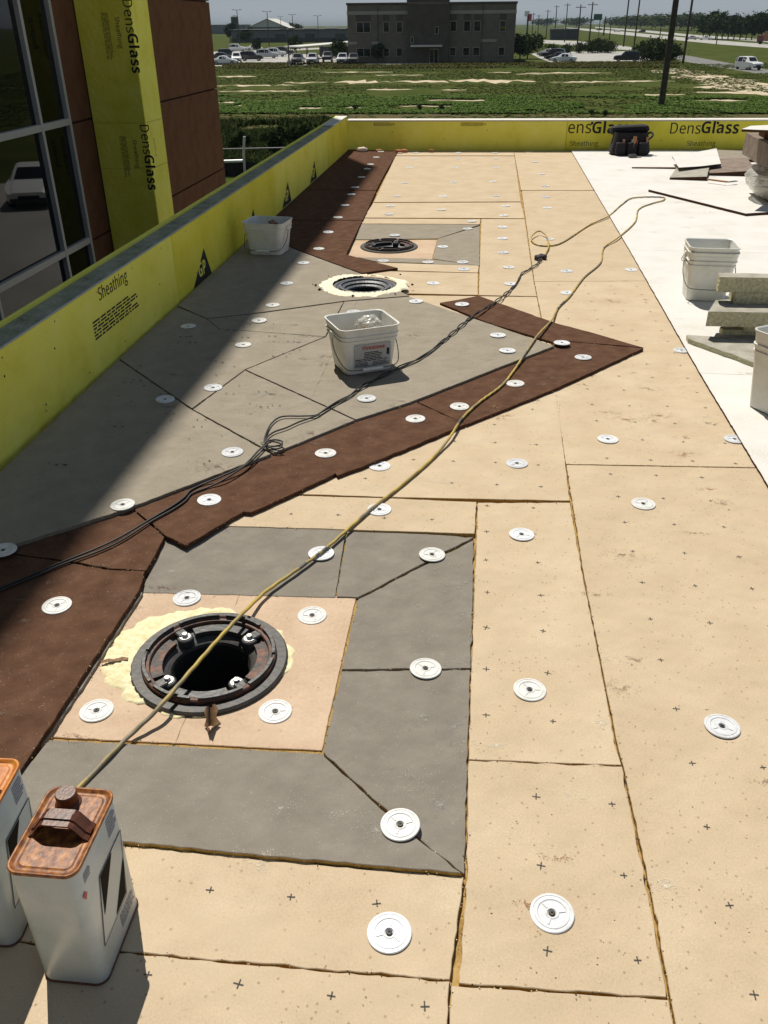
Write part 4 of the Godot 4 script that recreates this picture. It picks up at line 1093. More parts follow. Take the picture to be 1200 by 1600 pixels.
func build_cans_and_buckets():
	solvent_can("white can with brown rusted top standing fully in view by the grey board", Vector3(-0.588, 0.0, -0.816), 0.01, M.rust_top, M.tin_white)
	solvent_can("white can with orange rusted top, cut off by the left edge", Vector3(-0.765, 0.0, -0.862), 0.06, M.rust_orange, M.tin_white)
	# printed bucket on the grey boards
	var b := pail("white bucket with red and black printed label on the sunlit grey boards", Vector3(-0.478, 0.026, -3.511), deg_to_rad(27.6), 0.215, 0.19, 0.262, 0.235, 0.208, 1, 0.62)
	var sl := (0.262 - 0.215) / 2 / 0.208 * 0.9
	var lab := Node3D.new()
	lab.name = "label"
	b.add_child(lab)
	lab.position = Vector3(0.0, 0.085, 0.0965 + 0.085 * 0.108)
	lab.rotation.x = 0.108
	put("label_sheet", cbox(Vector3(0.165, 0.105, 0.0012), 0.0003), M.pail_label, lab, Vector3(0.008, 0, 0.0015))
	text_fit(lab, "Firestone", 0.10, Vector3(-0.04, 0.022, 0.003), Basis(), M.red_ink, true)
	fine_print(lab, Vector3(-0.03, 0.018, 0.0022), Vector3.RIGHT, Vector3.UP, 0.08, 0.03, 4, M.ink)
	fine_print(lab, Vector3(-0.07, -0.012, 0.0022), Vector3.RIGHT, Vector3.UP, 0.15, 0.014, 2, M.ink)
	fine_print(lab, Vector3(-0.07, -0.028, 0.0022), Vector3.RIGHT, Vector3.UP, 0.06, 0.02, 3, M.ink)
	fine_print(lab, Vector3(0.01, -0.028, 0.0022), Vector3.RIGHT, Vector3.UP, 0.07, 0.02, 3, M.ink_grey)
	put("print", cbox(Vector3(0.012, 0.03, 0.0006), 0.0001), M.ink, lab, Vector3(0.078, 0.01, 0.0024))
	# what is in it
	var by: Transform3D = b.transform
	tag(put("plastic_bag", crumple(5, Vector3(0.075, 0.07, 0.07)), M.film, self, by * Vector3(0.045, 0.155, -0.03)), "crumpled clear plastic bag inside the printed bucket", "bag")
	var sc := st0()
	sc.set_smooth_group(-1)
	for k in 26:
		var p := Vector3(rng.randf_range(-0.03, 0.04), 0.10 + rng.randf() * 0.07, rng.randf_range(-0.05, 0.06))
		bar(sc, p, p + Vector3(rng.randfn(0, 0.02), rng.randfn(0, 0.02), rng.randfn(0, 0.02)), 0.006, 0.006, 0.001)
	addbox(sc, Vector3(0.0, 0.06, 0.0), Vector3(0.15, 0.09, 0.13), 0.02)
	tag(put("screw_pile", done(sc), plain(Color(0.38, 0.24, 0.1), 0.5, 0.4), self, by.origin, Vector3(0, b.rotation.y, 0)), "heap of brassy screws inside the printed bucket", "screws")
	# bucket in the shade against the left wall
	var c := pail("shaded white bucket standing against the yellow side wall", Vector3(-1.365, 0.026, -5.59), deg_to_rad(-7), 0.215, 0.19, 0.268, 0.24, 0.205, 1, 0.6)
	var ply := st0()
	ply.set_smooth_group(-1)
	bar(ply, Vector3(-0.04, 0.1, -0.03), Vector3(0.06, 0.195, 0.03), 0.05, 0.012)
	bar(ply, Vector3(0.09, 0.09, -0.04), Vector3(0.0, 0.19, -0.06), 0.06, 0.012)
	addbox(ply, Vector3(0, 0.09, 0), Vector3(0.17, 0.05, 0.15), 0.01)
	tag(put("wood_scrap", done(ply), plain(Color(0.22, 0.12, 0.07), 0.9), self, Vector3(-1.365, 0.026, -5.59), Vector3(0, deg_to_rad(-7), 0)), "brown wood scraps lying in the shaded bucket by the side wall", "scraps")
	# buckets on the white boards
	pail("lower of two nested white buckets behind the foam slabs", Vector3(1.252, 0.0115, -4.80), deg_to_rad(-3), 0.20, 0.19, 0.25, 0.238, 0.262, 1, 0.5, false)
	pail("upper of two nested white buckets behind the foam slabs", Vector3(1.252, 0.037, -4.80), deg_to_rad(-3), 0.198, 0.188, 0.248, 0.236, 0.262, -1, 0.3, false)
	pail("white bucket cut off by the right edge, nearest the camera", Vector3(1.232, 0.0115, -3.215), deg_to_rad(32), 0.215, 0.2, 0.265, 0.245, 0.31, 1, 0.5, false)

# ---------------------------------------------------------------- loose boards on the right
func slab(called: String, label: String, cat: String, poly: PackedVector2Array, y0: float, y1: float, mt, me, group := "", jag := 0.0015, tilt := Vector2.ZERO):
	var o := board(self, called, poly, y1, y1 - y0, mt, me, {"jag": jag, "tilt": tilt, "crumbs": false, "gap": 0.0001})
	o.name = numbered(called) if used.has(called) else called
	used[called] = used.get(called, 0)
	tag(o, label, cat, group)
	return o

func build_stacks():
	var gr := "foam slabs stacked on the white boards"
	slab("foam_slab", "thin wedge of grey board lying lowest, pointing left out of the slab stack", "slab", pv([1.014, -4.047, 1.012, -3.99, 1.23, -3.686, 1.329, -3.546, 1.44, -3.926, 1.187, -4.024]), 0.012, 0.034, M.slab_face, M.slab, gr, 0.002)
	slab("foam_slab", "short dark grey slab just above the wedge in the slab stack", "slab", pv([1.175, -4.10, 1.18, -4.06, 1.8, -4.06, 1.8, -4.2, 1.3, -4.2]), 0.035, 0.060, M.slab_face, M.slab, gr)
	slab("foam_slab", "hidden packing slab under the long grey slab", "slab", pv([1.27, -4.04, 1.8, -4.04, 1.8, -4.2, 1.27, -4.2]), 0.061, 0.090, M.slab_face, M.slab, gr)
	slab("foam_slab", "long grey slab with smooth olive front in the middle of the stack", "slab", pv([1.082, -4.005, 1.9, -4.02, 1.9, -4.27, 1.34, -4.25, 1.16, -4.2]), 0.091, 0.161, M.slab_face, M.slab, gr, 0.001)
	slab("foam_slab", "short cream block with crumbly end between the two long slabs", "slab", pv([1.225, -4.14, 1.9, -4.14, 1.9, -4.25, 1.23, -4.25]), 0.162, 0.215, M.slab_face, M.slab, gr, 0.002)
	slab("foam_slab", "topmost slab with rough crumbly cream front edge", "slab", pv([1.145, -4.14, 1.9, -4.15, 1.9, -4.23, 1.155, -4.22]), 0.216, 0.287, M.slab_face, M.slab, gr, 0.002)
	# boards lying far right
	slab("white_board", "large white board lying flat with a dark edge, nearest to the cord loop", "board", pv([1.498, -8.184, 2.068, -7.116, 2.9, -7.45, 4.2, -8.0, 4.2, -9.6, 2.7, -8.6]), 0.012, 0.032, M.white, M.brown_edge)
	slab("grey_board", "square grey offcut lying under the tilted white board", "board", pv([1.81, -8.89, 2.144, -8.835, 2.30, -9.45, 1.99, -9.5]), 0.012, 0.045, M.slab_face, M.brown_edge, "offcuts on the far white boards", 0.001, Vector2(0.06, 0.0))
	slab("white_board", "square white offcut tilted over the grey offcut", "board", pv([1.95, -9.22, 2.40, -9.42, 2.56, -10.35, 2.02, -9.95]), 0.075, 0.09, M.white, M.brown_edge, "offcuts on the far white boards", 0.001, Vector2(0.04, -0.03))
	slab("brown_offcut", "large brown offcut wedge right of the tilted white board", "board", pv([2.24, -9.16, 2.68, -9.14, 2.80, -10.0, 2.42, -10.05]), 0.012, 0.055, M.brown_pale, M.brown_edge, "offcuts on the far white boards", 0.001, Vector2(0.07, 0.0))
	slab("brown_offcut", "thin brown offcut sticking out at the right of the wedge", "board", pv([2.70, -9.3, 3.0, -9.35, 2.88, -9.9, 2.78, -9.8]), 0.012, 0.03, M.brown_pale, M.brown_edge, "offcuts on the far white boards", 0.001)
	slab("grey_offcut", "long grey offcut farthest back beside the end wall", "board", pv([2.45, -10.1, 3.25, -10.15, 3.05, -10.8, 2.65, -10.95, 2.5, -10.7]), 0.012, 0.04, M.grey, M.brown_edge, "offcuts on the far white boards", 0.001)
	slab("board_strip", "thin dark strip left of the tilted white board", "strip", pv([1.56, -9.6, 1.56, -9.62, 2.0, -9.64, 2.0, -9.58]), 0.012, 0.022, M.brown, M.brown_edge)
	# knife
	var kn := thing("utility_knife", "small utility knife lying open on the large white board", "knife", Vector3(2.252, 0.034, -8.6), 0.0)
	var st := st0()
	st.set_smooth_group(-1)
	bar(st, Vector3(-0.13, 0.008, -0.12), Vector3(0.02, 0.008, 0.02), 0.02, 0.014, 0.003)
	put("handle", done(st), M.leather, kn)
	st = st0()
	st.set_smooth_group(-1)
	bar(st, Vector3(0.02, 0.006, 0.02), Vector3(0.12, 0.006, -0.05), 0.03, 0.006, 0.001)
	put("blade", done(st), M.wire, kn)
	# bundle wrapped in film, topped by boards, at the right edge
	var w := put("wrapped_bundle", crumple(8, Vector3(0.36, 0.17, 0.4), 34, 0.22), M.film, self, Vector3(2.52, 0.19, -7.75))
	tag(w, "bundle loosely wrapped in wrinkled clear film at the right edge", "bundle")
	slab("brown_board_pack", "pack of brown boards standing on the film wrapped bundle", "boards", pv([2.21, -7.42, 2.9, -7.42, 2.9, -8.2, 2.25, -8.2]), 0.33, 0.50, M.brown_pale, M.brown_pale)
	tag(put("cardboard_core", cbox(Vector3(0.5, 0.28, 0.55), 0.01), M.slab_face, self, Vector3(2.62, 0.175, -7.8)), "grey board core seen through the film wrap", "boards")
	slab("grey_offcut", "grey wedge between the brown pack and the white top sheet", "board", pv([2.26, -7.45, 2.9, -7.42, 2.9, -8.1, 2.3, -8.0]), 0.50, 0.575, M.slab_face, M.brown_edge, "", 0.001)
	slab("white_board", "white sheet lying on top of the brown board pack", "board", pv([2.02, -7.5, 2.9, -7.2, 2.9, -8.1, 2.15, -7.75]), 0.576, 0.595, M.white, M.brown_edge, "", 0.001)

func build_tool_bag():
	var t := thing("tool_bag", "open black tool bag slumped against the yellow end wall", "bag", Vector3(1.68, 0.0115, -10.72), 0.05)
	var st := st0()
	loft(st, [[0.0, 0.20, 0.11, 0.05], [0.03, 0.225, 0.13, 0.07], [0.12, 0.205, 0.125, 0.07], [0.2, 0.19, 0.11, 0.07], [0.235, 0.185, 0.10, 0.07], [0.22, 0.165, 0.08, 0.06], [0.12, 0.155, 0.075, 0.05]], true, true, -1)
	put("body", done(st), M.bag, t)
	st = st0()
	loft(st, [[0.21, 0.20, 0.05, 0.04], [0.245, 0.225, 0.07, 0.05], [0.285, 0.21, 0.065, 0.05], [0.30, 0.17, 0.045, 0.04]], true, true, -1)
	put("flap", done(st), M.bag, t, Vector3(0.0, 0.0, -0.07), Vector3(0, 0, 0.045))
	for s in [-0.125, 0.0, 0.125]:
		st = st0()
		loft(st, [[0.0, 0.05, 0.03, 0.02], [0.01, 0.056, 0.036, 0.02], [0.12, 0.052, 0.034, 0.02], [0.13, 0.045, 0.026, 0.02]], true, true, -1)
		put("pocket", done(st), M.bag, t, Vector3(s, 0.01, 0.135))
	for k in [[0.01, 0.13, 0.15, 0.02, M.leather], [-0.02, 0.10, 0.15, 0.012, M.zinc], [0.035, 0.09, 0.15, 0.01, plain(Color(0.3, 0.06, 0.03), 0.5)], [-0.11, 0.1, 0.14, 0.016, plain(Color(0.35, 0.16, 0.13), 0.6)], [0.15, 0.12, 0.13, 0.014, M.leather]]:
		st = st0()
		tube(st, [Vector3(k[0], k[1] - 0.06, k[2]), Vector3(k[0] + 0.01, k[1] + 0.03, k[2]), Vector3(k[0] + 0.015, k[1] + 0.07, k[2] - 0.01)], k[3], 8)
		put("tool_handle", done(st), k[4], t)
	st = st0()
	tube(st, smooth([Vector3(0.17, 0.19, -0.03), Vector3(0.22, 0.23, 0.0), Vector3(0.235, 0.2, 0.05), Vector3(0.18, 0.16, 0.09)], 0.02), 0.012, 8)
	put("strap", done(st), M.bag, t)
	var tp := thing("tape_measure", "small tape tool lying in front of the black tool bag", "tool", Vector3(1.68, 0.0115, -10.42), 0.3)
	put("case", cbox(Vector3(0.09, 0.035, 0.06), 0.01), M.wire, tp, Vector3(0, 0.018, 0))
	put("clip", cbox(Vector3(0.06, 0.008, 0.04), 0.003), M.zinc, tp, Vector3(0.07, 0.006, 0.01))
	# scraps swept into the far left corner
	for k in [[-1.42, -10.78, 0.07, Color(0.75, 0.62, 0.52), "pale crumpled scrap in the far left corner, largest of the scraps"], [-1.22, -10.80, 0.035, Color(0.5, 0.25, 0.12), "small orange scrap right of the pale one under the end wall"], [-0.98, -10.74, 0.045, Color(0.42, 0.16, 0.08), "dark red scrap in the middle of the scraps under the end wall"], [-0.92, -10.8, 0.04, Color(0.5, 0.2, 0.1), "orange red scrap touching the dark red one under the end wall"], [-0.6, -10.84, 0.03, Color(0.35, 0.14, 0.08), "tiny red scrap farthest right of the scraps under the end wall"]]:
		tag(put("scrap", crumple(int(k[2] * 1000), Vector3(k[2] * 1.4, k[2] * 0.5, k[2] * 0.8), 12, 0.5), plain(k[3], 0.9), self, Vector3(k[0], 0.014 + k[2] * 0.3, k[1])), k[4], "scrap", "scraps in the far corner")

# ---------------------------------------------------------------- parapets and the tall brown building
func text_fit(parent, txt: String, width: float, at: Vector3, basis: Basis, m, bold := false, italic := false):
	var f := SystemFont.new()
	f.font_names = PackedStringArray(["Droid Sans"])
	f.font_weight = 700 if bold else 400
	f.font_italic = italic
	var t := TextMesh.new()
	t.text = txt
	t.font = f
	t.font_size = 64
	t.depth = 0.0012
	t.horizontal_alignment = HORIZONTAL_ALIGNMENT_LEFT
	t.vertical_alignment = VERTICAL_ALIGNMENT_BOTTOM
	t.curve_step = 2.0
	t.pixel_size = 0.01
	var w := t.get_aabb().size.x
	t.pixel_size = 0.01 * width / maxf(w, 0.001)
	var o := put("print", t, m, parent)
	o.transform = Transform3D(basis, at)

func brand_print(parent, at: Vector3, b: Basis, m, first := "Dens"):
	# the word pair: a light first half and a bold second half, with a smaller word below
	var w := 0.35 if first == "Dens" else 0.27
	text_fit(parent, first, w, at, b, m, false, true)
	text_fit(parent, "Glass", 0.43, at + b.x * (w + 0.012), b, m, true, true)

func build_parapets():
	# side wall
	var t := thing("parapet_wall", "low yellow sheathed side wall along the left, weathered planks on top", "wall", Vector3(-1.607, 0, 0))
	var H := 0.37
	put("core", cbox(Vector3(0.112, H + 0.035, 17.0), 0.003), M.timber, t, Vector3(-0.070, (H - 0.06) / 2, -2.47))
	var zs := [-10.95, -9.43, -6.91, -4.43, -1.99, 0.45, 2.89, 5.3]
	for i in zs.size() - 1:
		var l: float = zs[i + 1] - zs[i] - 0.003
		var zc: float = (zs[i] + zs[i + 1]) / 2
		put("sheathing_board", cbox(Vector3(0.0127, H + 0.03, l), 0.0015), M.yellow if i % 2 else M.yellow_b, t, Vector3(-0.0064, (H - 0.03) / 2 + 0.001 * (i % 2), zc))
		put("board_edge", cbox(Vector3(0.0095, 0.0016, l), 0.0004), M.gypsum, t, Vector3(-0.0068, H + 0.0032, zc))
		put("outer_board", cbox(Vector3(0.0127, H + 0.28, l), 0.0015), M.yellow, t, Vector3(-0.1345, (H - 0.25) / 2, zc))
	var pz := [-10.9, -8.3, -5.2, -2.4, 0.6, 3.0, 5.5]
	for i in pz.size() - 1:
		put("plank", cbox(Vector3(0.1085, 0.02, pz[i + 1] - pz[i] - 0.006), 0.002), M.timber, t, Vector3(-0.0715, H - 0.0105 + 0.0012 * (i % 2), (pz[i] + pz[i + 1]) / 2))
	put("top_board", cbox(Vector3(0.135, 0.013, 1.05), 0.002), M.gypsum, t, Vector3(-0.070, H + 0.0075, -10.42))
	var B := Basis(Vector3(0, 0, -1), Vector3.UP, Vector3.RIGHT)
	text_fit(t, "Sheathing", 0.33, Vector3(0.0005, 0.286, -3.45), B, M.ink)
	fine_print(t, Vector3(0.0003, 0.245, -3.35), Vector3(0, 0, -1), Vector3.UP, 0.52, 0.085, 6, M.ink)
	fine_print(t, Vector3(0.0003, 0.215, -2.24), Vector3(0, 0, -1), Vector3.UP, 0.26, 0.09, 6, M.ink)
	for z in [-4.956, -6.178, -7.39, -8.649]:
		var st := st0()
		st.set_smooth_group(-1)
		addtri(st, Vector3(0.0009, 0.19, z), Vector3(0.0009, 0.018, z + 0.265), Vector3(0.0009, 0.018, z - 0.105))
		var o := put("printed_triangle", done(st), M.ink, t)
		text_fit(o, "GP", 0.135, Vector3(0.0016, 0.022, z + 0.145), B, M.yellow, true)
	for k in 44:
		put("screw_head", screw_dot(0.004), M.ink_grey, t, Vector3(0.0006, 0.345 if k % 2 else 0.06, -1.6 - k * 0.205), Vector3.ZERO)
	for k in 26:
		put("screw_head", screw_dot(), M.ink, t, Vector3(0.0006, rng.randf_range(0.05, 0.34), -1.9 - rng.randf() * 8.5))
	# end wall
	var a := Vector3(-1.62, 0, -10.965)
	var e := Vector3(9.0, 0, -11.45)
	var ang := -atan2(e.z - a.z, e.x - a.x)
	var L := a.distance_to(e)
	var w := thing("parapet_wall", "low yellow sheathed end wall across the far side of the roof", "wall", a, ang)
	H = 0.325
	put("core", cbox(Vector3(L, H + 0.03, 0.16), 0.003), M.timber, w, Vector3(L / 2, (H - 0.06) / 2, -0.095))
	var xs := [0.0, 2.61, 5.05, 7.49, 9.0, L]
	for i in xs.size() - 1:
		var l: float = xs[i + 1] - xs[i] - 0.004
		var xc: float = (xs[i] + xs[i + 1]) / 2
		put("sheathing_board", cbox(Vector3(l, H + 0.02, 0.0127), 0.0015), M.yellow_b if i % 2 else M.yellow, w, Vector3(xc, (H - 0.03) / 2, -0.0064))
		put("board_edge", cbox(Vector3(l, 0.0016, 0.0095), 0.0004), M.gypsum, w, Vector3(xc, H - 0.004, -0.0068))
		put("outer_board", cbox(Vector3(l, H + 0.5, 0.0127), 0.0015), M.yellow, w, Vector3(xc, (H - 0.48) / 2, -0.183))
		put("top_board", cbox(Vector3(l, 0.013, 0.195), 0.002), M.gypsum, w, Vector3(xc, H + 0.0045, -0.0935))
	var I := Basis.IDENTITY
	brand_print(w, Vector3(3.80, 0.145, 0.0005), I, M.ink)
	brand_print(w, Vector3(2.615, 0.145, 0.0005), I, M.ink, "ens")
	text_fit(w, "Sheathing", 0.33, Vector3(4.03, 0.035, 0.0005), I, M.ink_grey)
	text_fit(w, "Sheathing", 0.33, Vector3(2.66, 0.035, 0.0005), I, M.ink_grey)
	fine_print(w, Vector3(0.32, 0.31, 0.0003), Vector3.RIGHT, Vector3.UP, 0.26, 0.04, 4, M.ink_faint)
	fine_print(w, Vector3(1.36, 0.31, 0.0003), Vector3.RIGHT, Vector3.UP, 0.3, 0.04, 4, M.ink_faint)
	for x in [2.9, 4.35, 5.6]:
		put("printed_mark", screw_dot(0.016), M.ink, w, Vector3(x, 0.30, 0.0006), Vector3(0, -PI / 2, 0))
	for k in 14:
		put("screw_head", screw_dot(), M.ink, w, Vector3(rng.randf() * 6.0, rng.randf_range(0.05, 0.3), 0.0006), Vector3(0, -PI / 2, 0))

func addtri(st: SurfaceTool, a: Vector3, b: Vector3, c: Vector3):
	tri(st, a, b, c)

func screw_dot(r := 0.005) -> ArrayMesh:
	var st := st0()
	st.set_smooth_group(-1)
	for k in 8:
		tri(st, Vector3(0.0006, 0, 0), Vector3(0, cos(TAU * k / 8), sin(TAU * k / 8)) * r, Vector3(0, cos(TAU * (k + 1) / 8), sin(TAU * (k + 1) / 8)) * r)
	return done(st)

func build_tall_building():
	var t := thing("brown_building", "tall brown panelled building with dark glazing and an unfinished yellow column, at left", "building", Vector3(-5.0, GY, -2.6))
	var top := 15.0
	var y0 := GY
	put("body", cbox(Vector3(20.0, top - y0, 29.4), 0.02), M.panel_joint, t, Vector3(-10.05, (top - y0) / 2, 0))
	var rows := [GY]
	var y := -2.49
	while y < top - 0.3:
		rows.append(y)
		y += 1.395
	rows.append(top)
	var zoff := 2.6
	for i in rows.size() - 1:
		var h: float = rows[i + 1] - rows[i] - 0.022
		var yc: float = (rows[i + 1] + rows[i]) / 2 - GY
		for s in [[-17.3, -11.46], [-11.46, -10.80], [0.9, 6.4], [6.4, 12.0]]:
			put("wall_panel", cbox(Vector3(0.06, h, s[1] - s[0] - 0.016), 0.004), M.panel, t, Vector3(-0.03, yc, (s[0] + s[1]) / 2 + zoff))
	# glazing
	var ms := [-10.78, -10.02, -8.32, -6.62, -4.92, -3.22, -1.52, 0.18, 0.88]
	for i in rows.size() - 1:
		var h: float = rows[i + 1] - rows[i]
		for j in ms.size() - 1:
			put("window_pane", cbox(Vector3(0.02, h, ms[j + 1] - ms[j]), 0.001), M.dark_glass, t, Vector3(-0.035, (rows[i + 1] + rows[i]) / 2 - GY, (ms[j] + ms[j + 1]) / 2 + zoff))
		put("transom", cbox(Vector3(0.07, 0.075, 11.7), 0.004), M.frame, t, Vector3(-0.008, rows[i] - GY + 0.03, (ms[0] + ms[-1]) / 2 + zoff))
	for z in ms:
		put("mullion", cbox(Vector3(0.07, top - y0 - 0.02, 0.06), 0.004), M.frame, t, Vector3(-0.004, (top - y0) / 2, z + zoff + (0.02 if z == ms[0] else 0.0)))
	put("coping", cbox(Vector3(20.1, 0.25, 29.5), 0.02), M.panel, t, Vector3(-10.03, top - y0 + 0.127, 0))
	# square column clad in yellow sheathing
	var c := Node3D.new()
	c.name = "column"
	t.add_child(c)
	c.position = Vector3(0.36, 0, -11.78 + zoff)
	var cy := [0.0, 2.05, 4.6, 5.15, 7.55, 9.4]
	for i in cy.size() - 1:
		var h: float = cy[i + 1] - cy[i] - 0.004
		put("sheathing_board", cbox(Vector3(0.69, h, 0.0127), 0.0015), M.yellow_b, c, Vector3(0.0, (cy[i] + cy[i + 1]) / 2, 0.325))
		put("sheathing_board", cbox(Vector3(0.0127, h, 0.63), 0.0015), M.yellow, c, Vector3(0.3385, (cy[i] + cy[i + 1]) / 2, 0.0))
	put("column_core", cbox(Vector3(0.66, 9.38, 0.62), 0.003), M.yellow_b, c, Vector3(-0.01, 4.69, 0.0))
	var B := Basis(Vector3(0, -1, 0), Vector3(1, 0, 0), Vector3(0, 0, 1))
	for k in [[1.62, 0.0], [0.245, 0.0], [2.99, 0.0]]:
		var yy: float = k[0] - GY
		brand_print(c, Vector3(0.225, yy, 0.3318), B, M.ink)
		text_fit(c, "Sheathing", 0.34, Vector3(0.12, yy - 0.19, 0.3318), B, M.ink)
		fine_print(c, Vector3(0.06, yy - 0.15, 0.3318), Vector3(0, -1, 0), Vector3(1, 0, 0), 0.5, 0.09, 6, M.ink_faint)
	var B2 := Basis(Vector3(0, -1, 0), Vector3(0, 0, -1), Vector3(1, 0, 0))
	text_fit(c, "Sheathing", 0.22, Vector3(0.3452, 0.05 - GY, 0.12), B2, M.ink_faint)

# ---------------------------------------------------------------- vegetation
func leaf_crown(sd: int, clusters: int, leaves: int, rx: float, ry: float, lf: float, c0: Color, c1: Color) -> ArrayMesh:
	var g := RandomNumberGenerator.new()
	g.seed = sd
	var st := st0()
	st.set_smooth_group(-1)
	for c in clusters:
		var d := Vector3(g.randfn(), g.randfn(), g.randfn()).normalized() * pow(g.randf(), 0.45)
		var ctr := Vector3(d.x * rx, d.y * ry, d.z * rx) * 0.8
		var cr := g.randf_range(0.22, 0.42) * rx
		var tone := c0.lerp(c1, g.randf())
		for i in leaves:
			var e := Vector3(g.randfn(), g.randfn() * 0.8, g.randfn()) * 0.55
			var p := ctr + e * cr
			var u := Vector3(g.randfn(), g.randfn(), g.randfn()).normalized()
			var v := u.cross(Vector3(g.randfn(), g.randfn(), g.randfn())).normalized()
			var s := lf * g.randf_range(0.6, 1.4)
			st.set_color(tone.lerp(c1, g.randf() * 0.4) * g.randf_range(0.75, 1.2))
			quad(st, p - u * s, p + v * s * 0.5, p + u * s, p - v * s * 0.5)
	return done(st)

var tree_kinds := []
func plant_kinds():
	tree_kinds = [
		{"h": 6.0, "m": leaf_crown(101, 22, 70, 3.0, 2.4, 0.30, Color(0.022, 0.038, 0.014), Color(0.045, 0.068, 0.022))},
		{"h": 7.0, "m": leaf_crown(102, 24, 70, 2.6, 3.2, 0.30, Color(0.018, 0.032, 0.014), Color(0.038, 0.058, 0.02))},
		{"h": 5.0, "m": leaf_crown(103, 20, 70, 3.4, 1.8, 0.28, Color(0.026, 0.042, 0.014), Color(0.055, 0.075, 0.024))},
	]

func tree(label: String, at: Vector3, h: float, kind: int, group: String, called := "broadleaf_tree", wide := 1.0):
	var t := thing(called, label, "tree" if called == "broadleaf_tree" else "bush", at, rng.randf() * TAU, group)
	var k: Dictionary = tree_kinds[kind]
	var st := st0()
	var s: float = h / k.h
	var low := called != "broadleaf_tree"
	tube(st, [Vector3(0, -0.05, 0), Vector3(0.05, h * 0.3, 0.03), Vector3(0, h * 0.62, 0)], [0.05 * h * 0.6, 0.035 * h * 0.6, 0.015 * h * 0.6], 7)
	for q in 4:
		var a := q * TAU / 4 + 0.5
		tube(st, [Vector3(0.03, h * 0.3, 0.02), Vector3(cos(a) * h * 0.2, h * (0.45 if low else 0.55), sin(a) * h * 0.2)], [0.014 * h, 0.005 * h], 5)
	put("trunk", done(st), M.bark, t)
	var c := put("crown", k.m, M.leaves, t, Vector3(0, h * (0.42 if low else 0.58), 0))
	c.scale = Vector3(s * wide, s * (1.0 if not low else 1.15), s * wide)

func tuft_field(called: String, n: int, poly: PackedVector2Array, h0: float, h1: float, wd: float, cols: Array, label: String, cat: String, sd: int, clump := 0.0):
	var g := RandomNumberGenerator.new()
	g.seed = sd
	var st := st0()
	st.set_smooth_group(-1)
	for k in 7:
		var a := TAU * k / 7 + g.randf()
		var lean := Vector3(cos(a), 0, sin(a)) * g.randf_range(0.4, 1.1)
		var p := Vector3(g.randf_range(-0.3, 0.3), 0, g.randf_range(-0.3, 0.3))
		var sd2 := Vector3(-sin(a), 0, cos(a)) * 0.24
		tri(st, p - sd2, p + sd2, p + lean + Vector3(0, g.randf_range(0.6, 1.0), 0))
	var mesh := done(st)
	var nz := FastNoiseLite.new()
	nz.seed = sd
	nz.frequency = 0.06
	var box := Rect2(poly[0], Vector2.ZERO)
	for p in poly:
		box = box.expand(p)
	var xs := []
	var cs := []
	var tries := 0
	while xs.size() < n and tries < n * 12:
		tries += 1
		var q := box.position + Vector2(g.randf(), g.randf()) * box.size
		if in_sand(q) or not Geometry2D.is_point_in_polygon(q, poly) or nz.get_noise_2d(q.x, q.y * 0.8) < clump - 0.25 + g.randf() * 0.3:
			continue
		var hh := g.randf_range(h0, h1)
		xs.append(Transform3D(Basis(Vector3.UP, g.randf() * TAU).scaled(Vector3(wd * g.randf_range(0.7, 1.4), hh, wd * g.randf_range(0.7, 1.4))), Vector3(q.x, GY + 0.002, q.y)))
		cs.append(cols[0].lerp(cols[1], g.randf()) * g.randf_range(0.8, 1.2))
	var mm := MultiMesh.new()
	mm.transform_format = MultiMesh.TRANSFORM_3D
	mm.use_colors = true
	mm.mesh = mesh
	mm.instance_count = xs.size()
	for i in xs.size():
		mm.set_instance_transform(i, xs[i])
		mm.set_instance_color(i, cs[i])
	var o := MultiMeshInstance3D.new()
	o.multimesh = mm
	o.material_override = M.leaves
	o.name = numbered(called)
	o.set_meta("kind", "stuff")
	tag(o, label, cat)
	add_child(o)

# flat irregular sheet on the ground
func ground_patch(called: String, poly: PackedVector2Array, lift: float, m, ragged := 0.0, sd := 1):
	var p := poly
	if ragged > 0.0:
		var g := RandomNumberGenerator.new()
		g.seed = sd
		p = PackedVector2Array()
		for i in poly.size():
			var a := poly[i]
			var b := poly[(i + 1) % poly.size()]
			var k: int = clampi(int(a.distance_to(b) / (ragged * 2.0)), 1, 30)
			for j in k:
				p.append(a.lerp(b, float(j) / k) + Vector2(g.randfn(0, ragged), g.randfn(0, ragged)))
	var idx := Geometry2D.triangulate_polygon(p)
	if idx.is_empty():
		p = poly
		idx = Geometry2D.triangulate_polygon(p)
	var st := st0()
	st.set_smooth_group(-1)
	var up := not Geometry2D.is_polygon_clockwise(p)
	for i in range(0, idx.size(), 3):
		var q := [p[idx[i]], p[idx[i + 1]], p[idx[i + 2]]]
		if not up:
			q.reverse()
		for e in q:
			st.add_vertex(Vector3(e.x, 0, e.y))
	return structure(called, done(st), m, Vector3(0, GY + lift, 0))

var sand := []
func in_sand(q: Vector2) -> bool:
	for s in sand:
		if q.x > s[0] and q.x < s[1] and q.y > s[2] - s[3] * 0.6 and q.y < s[2] + s[3] * 0.6 + 1.6:
			return true
	return false

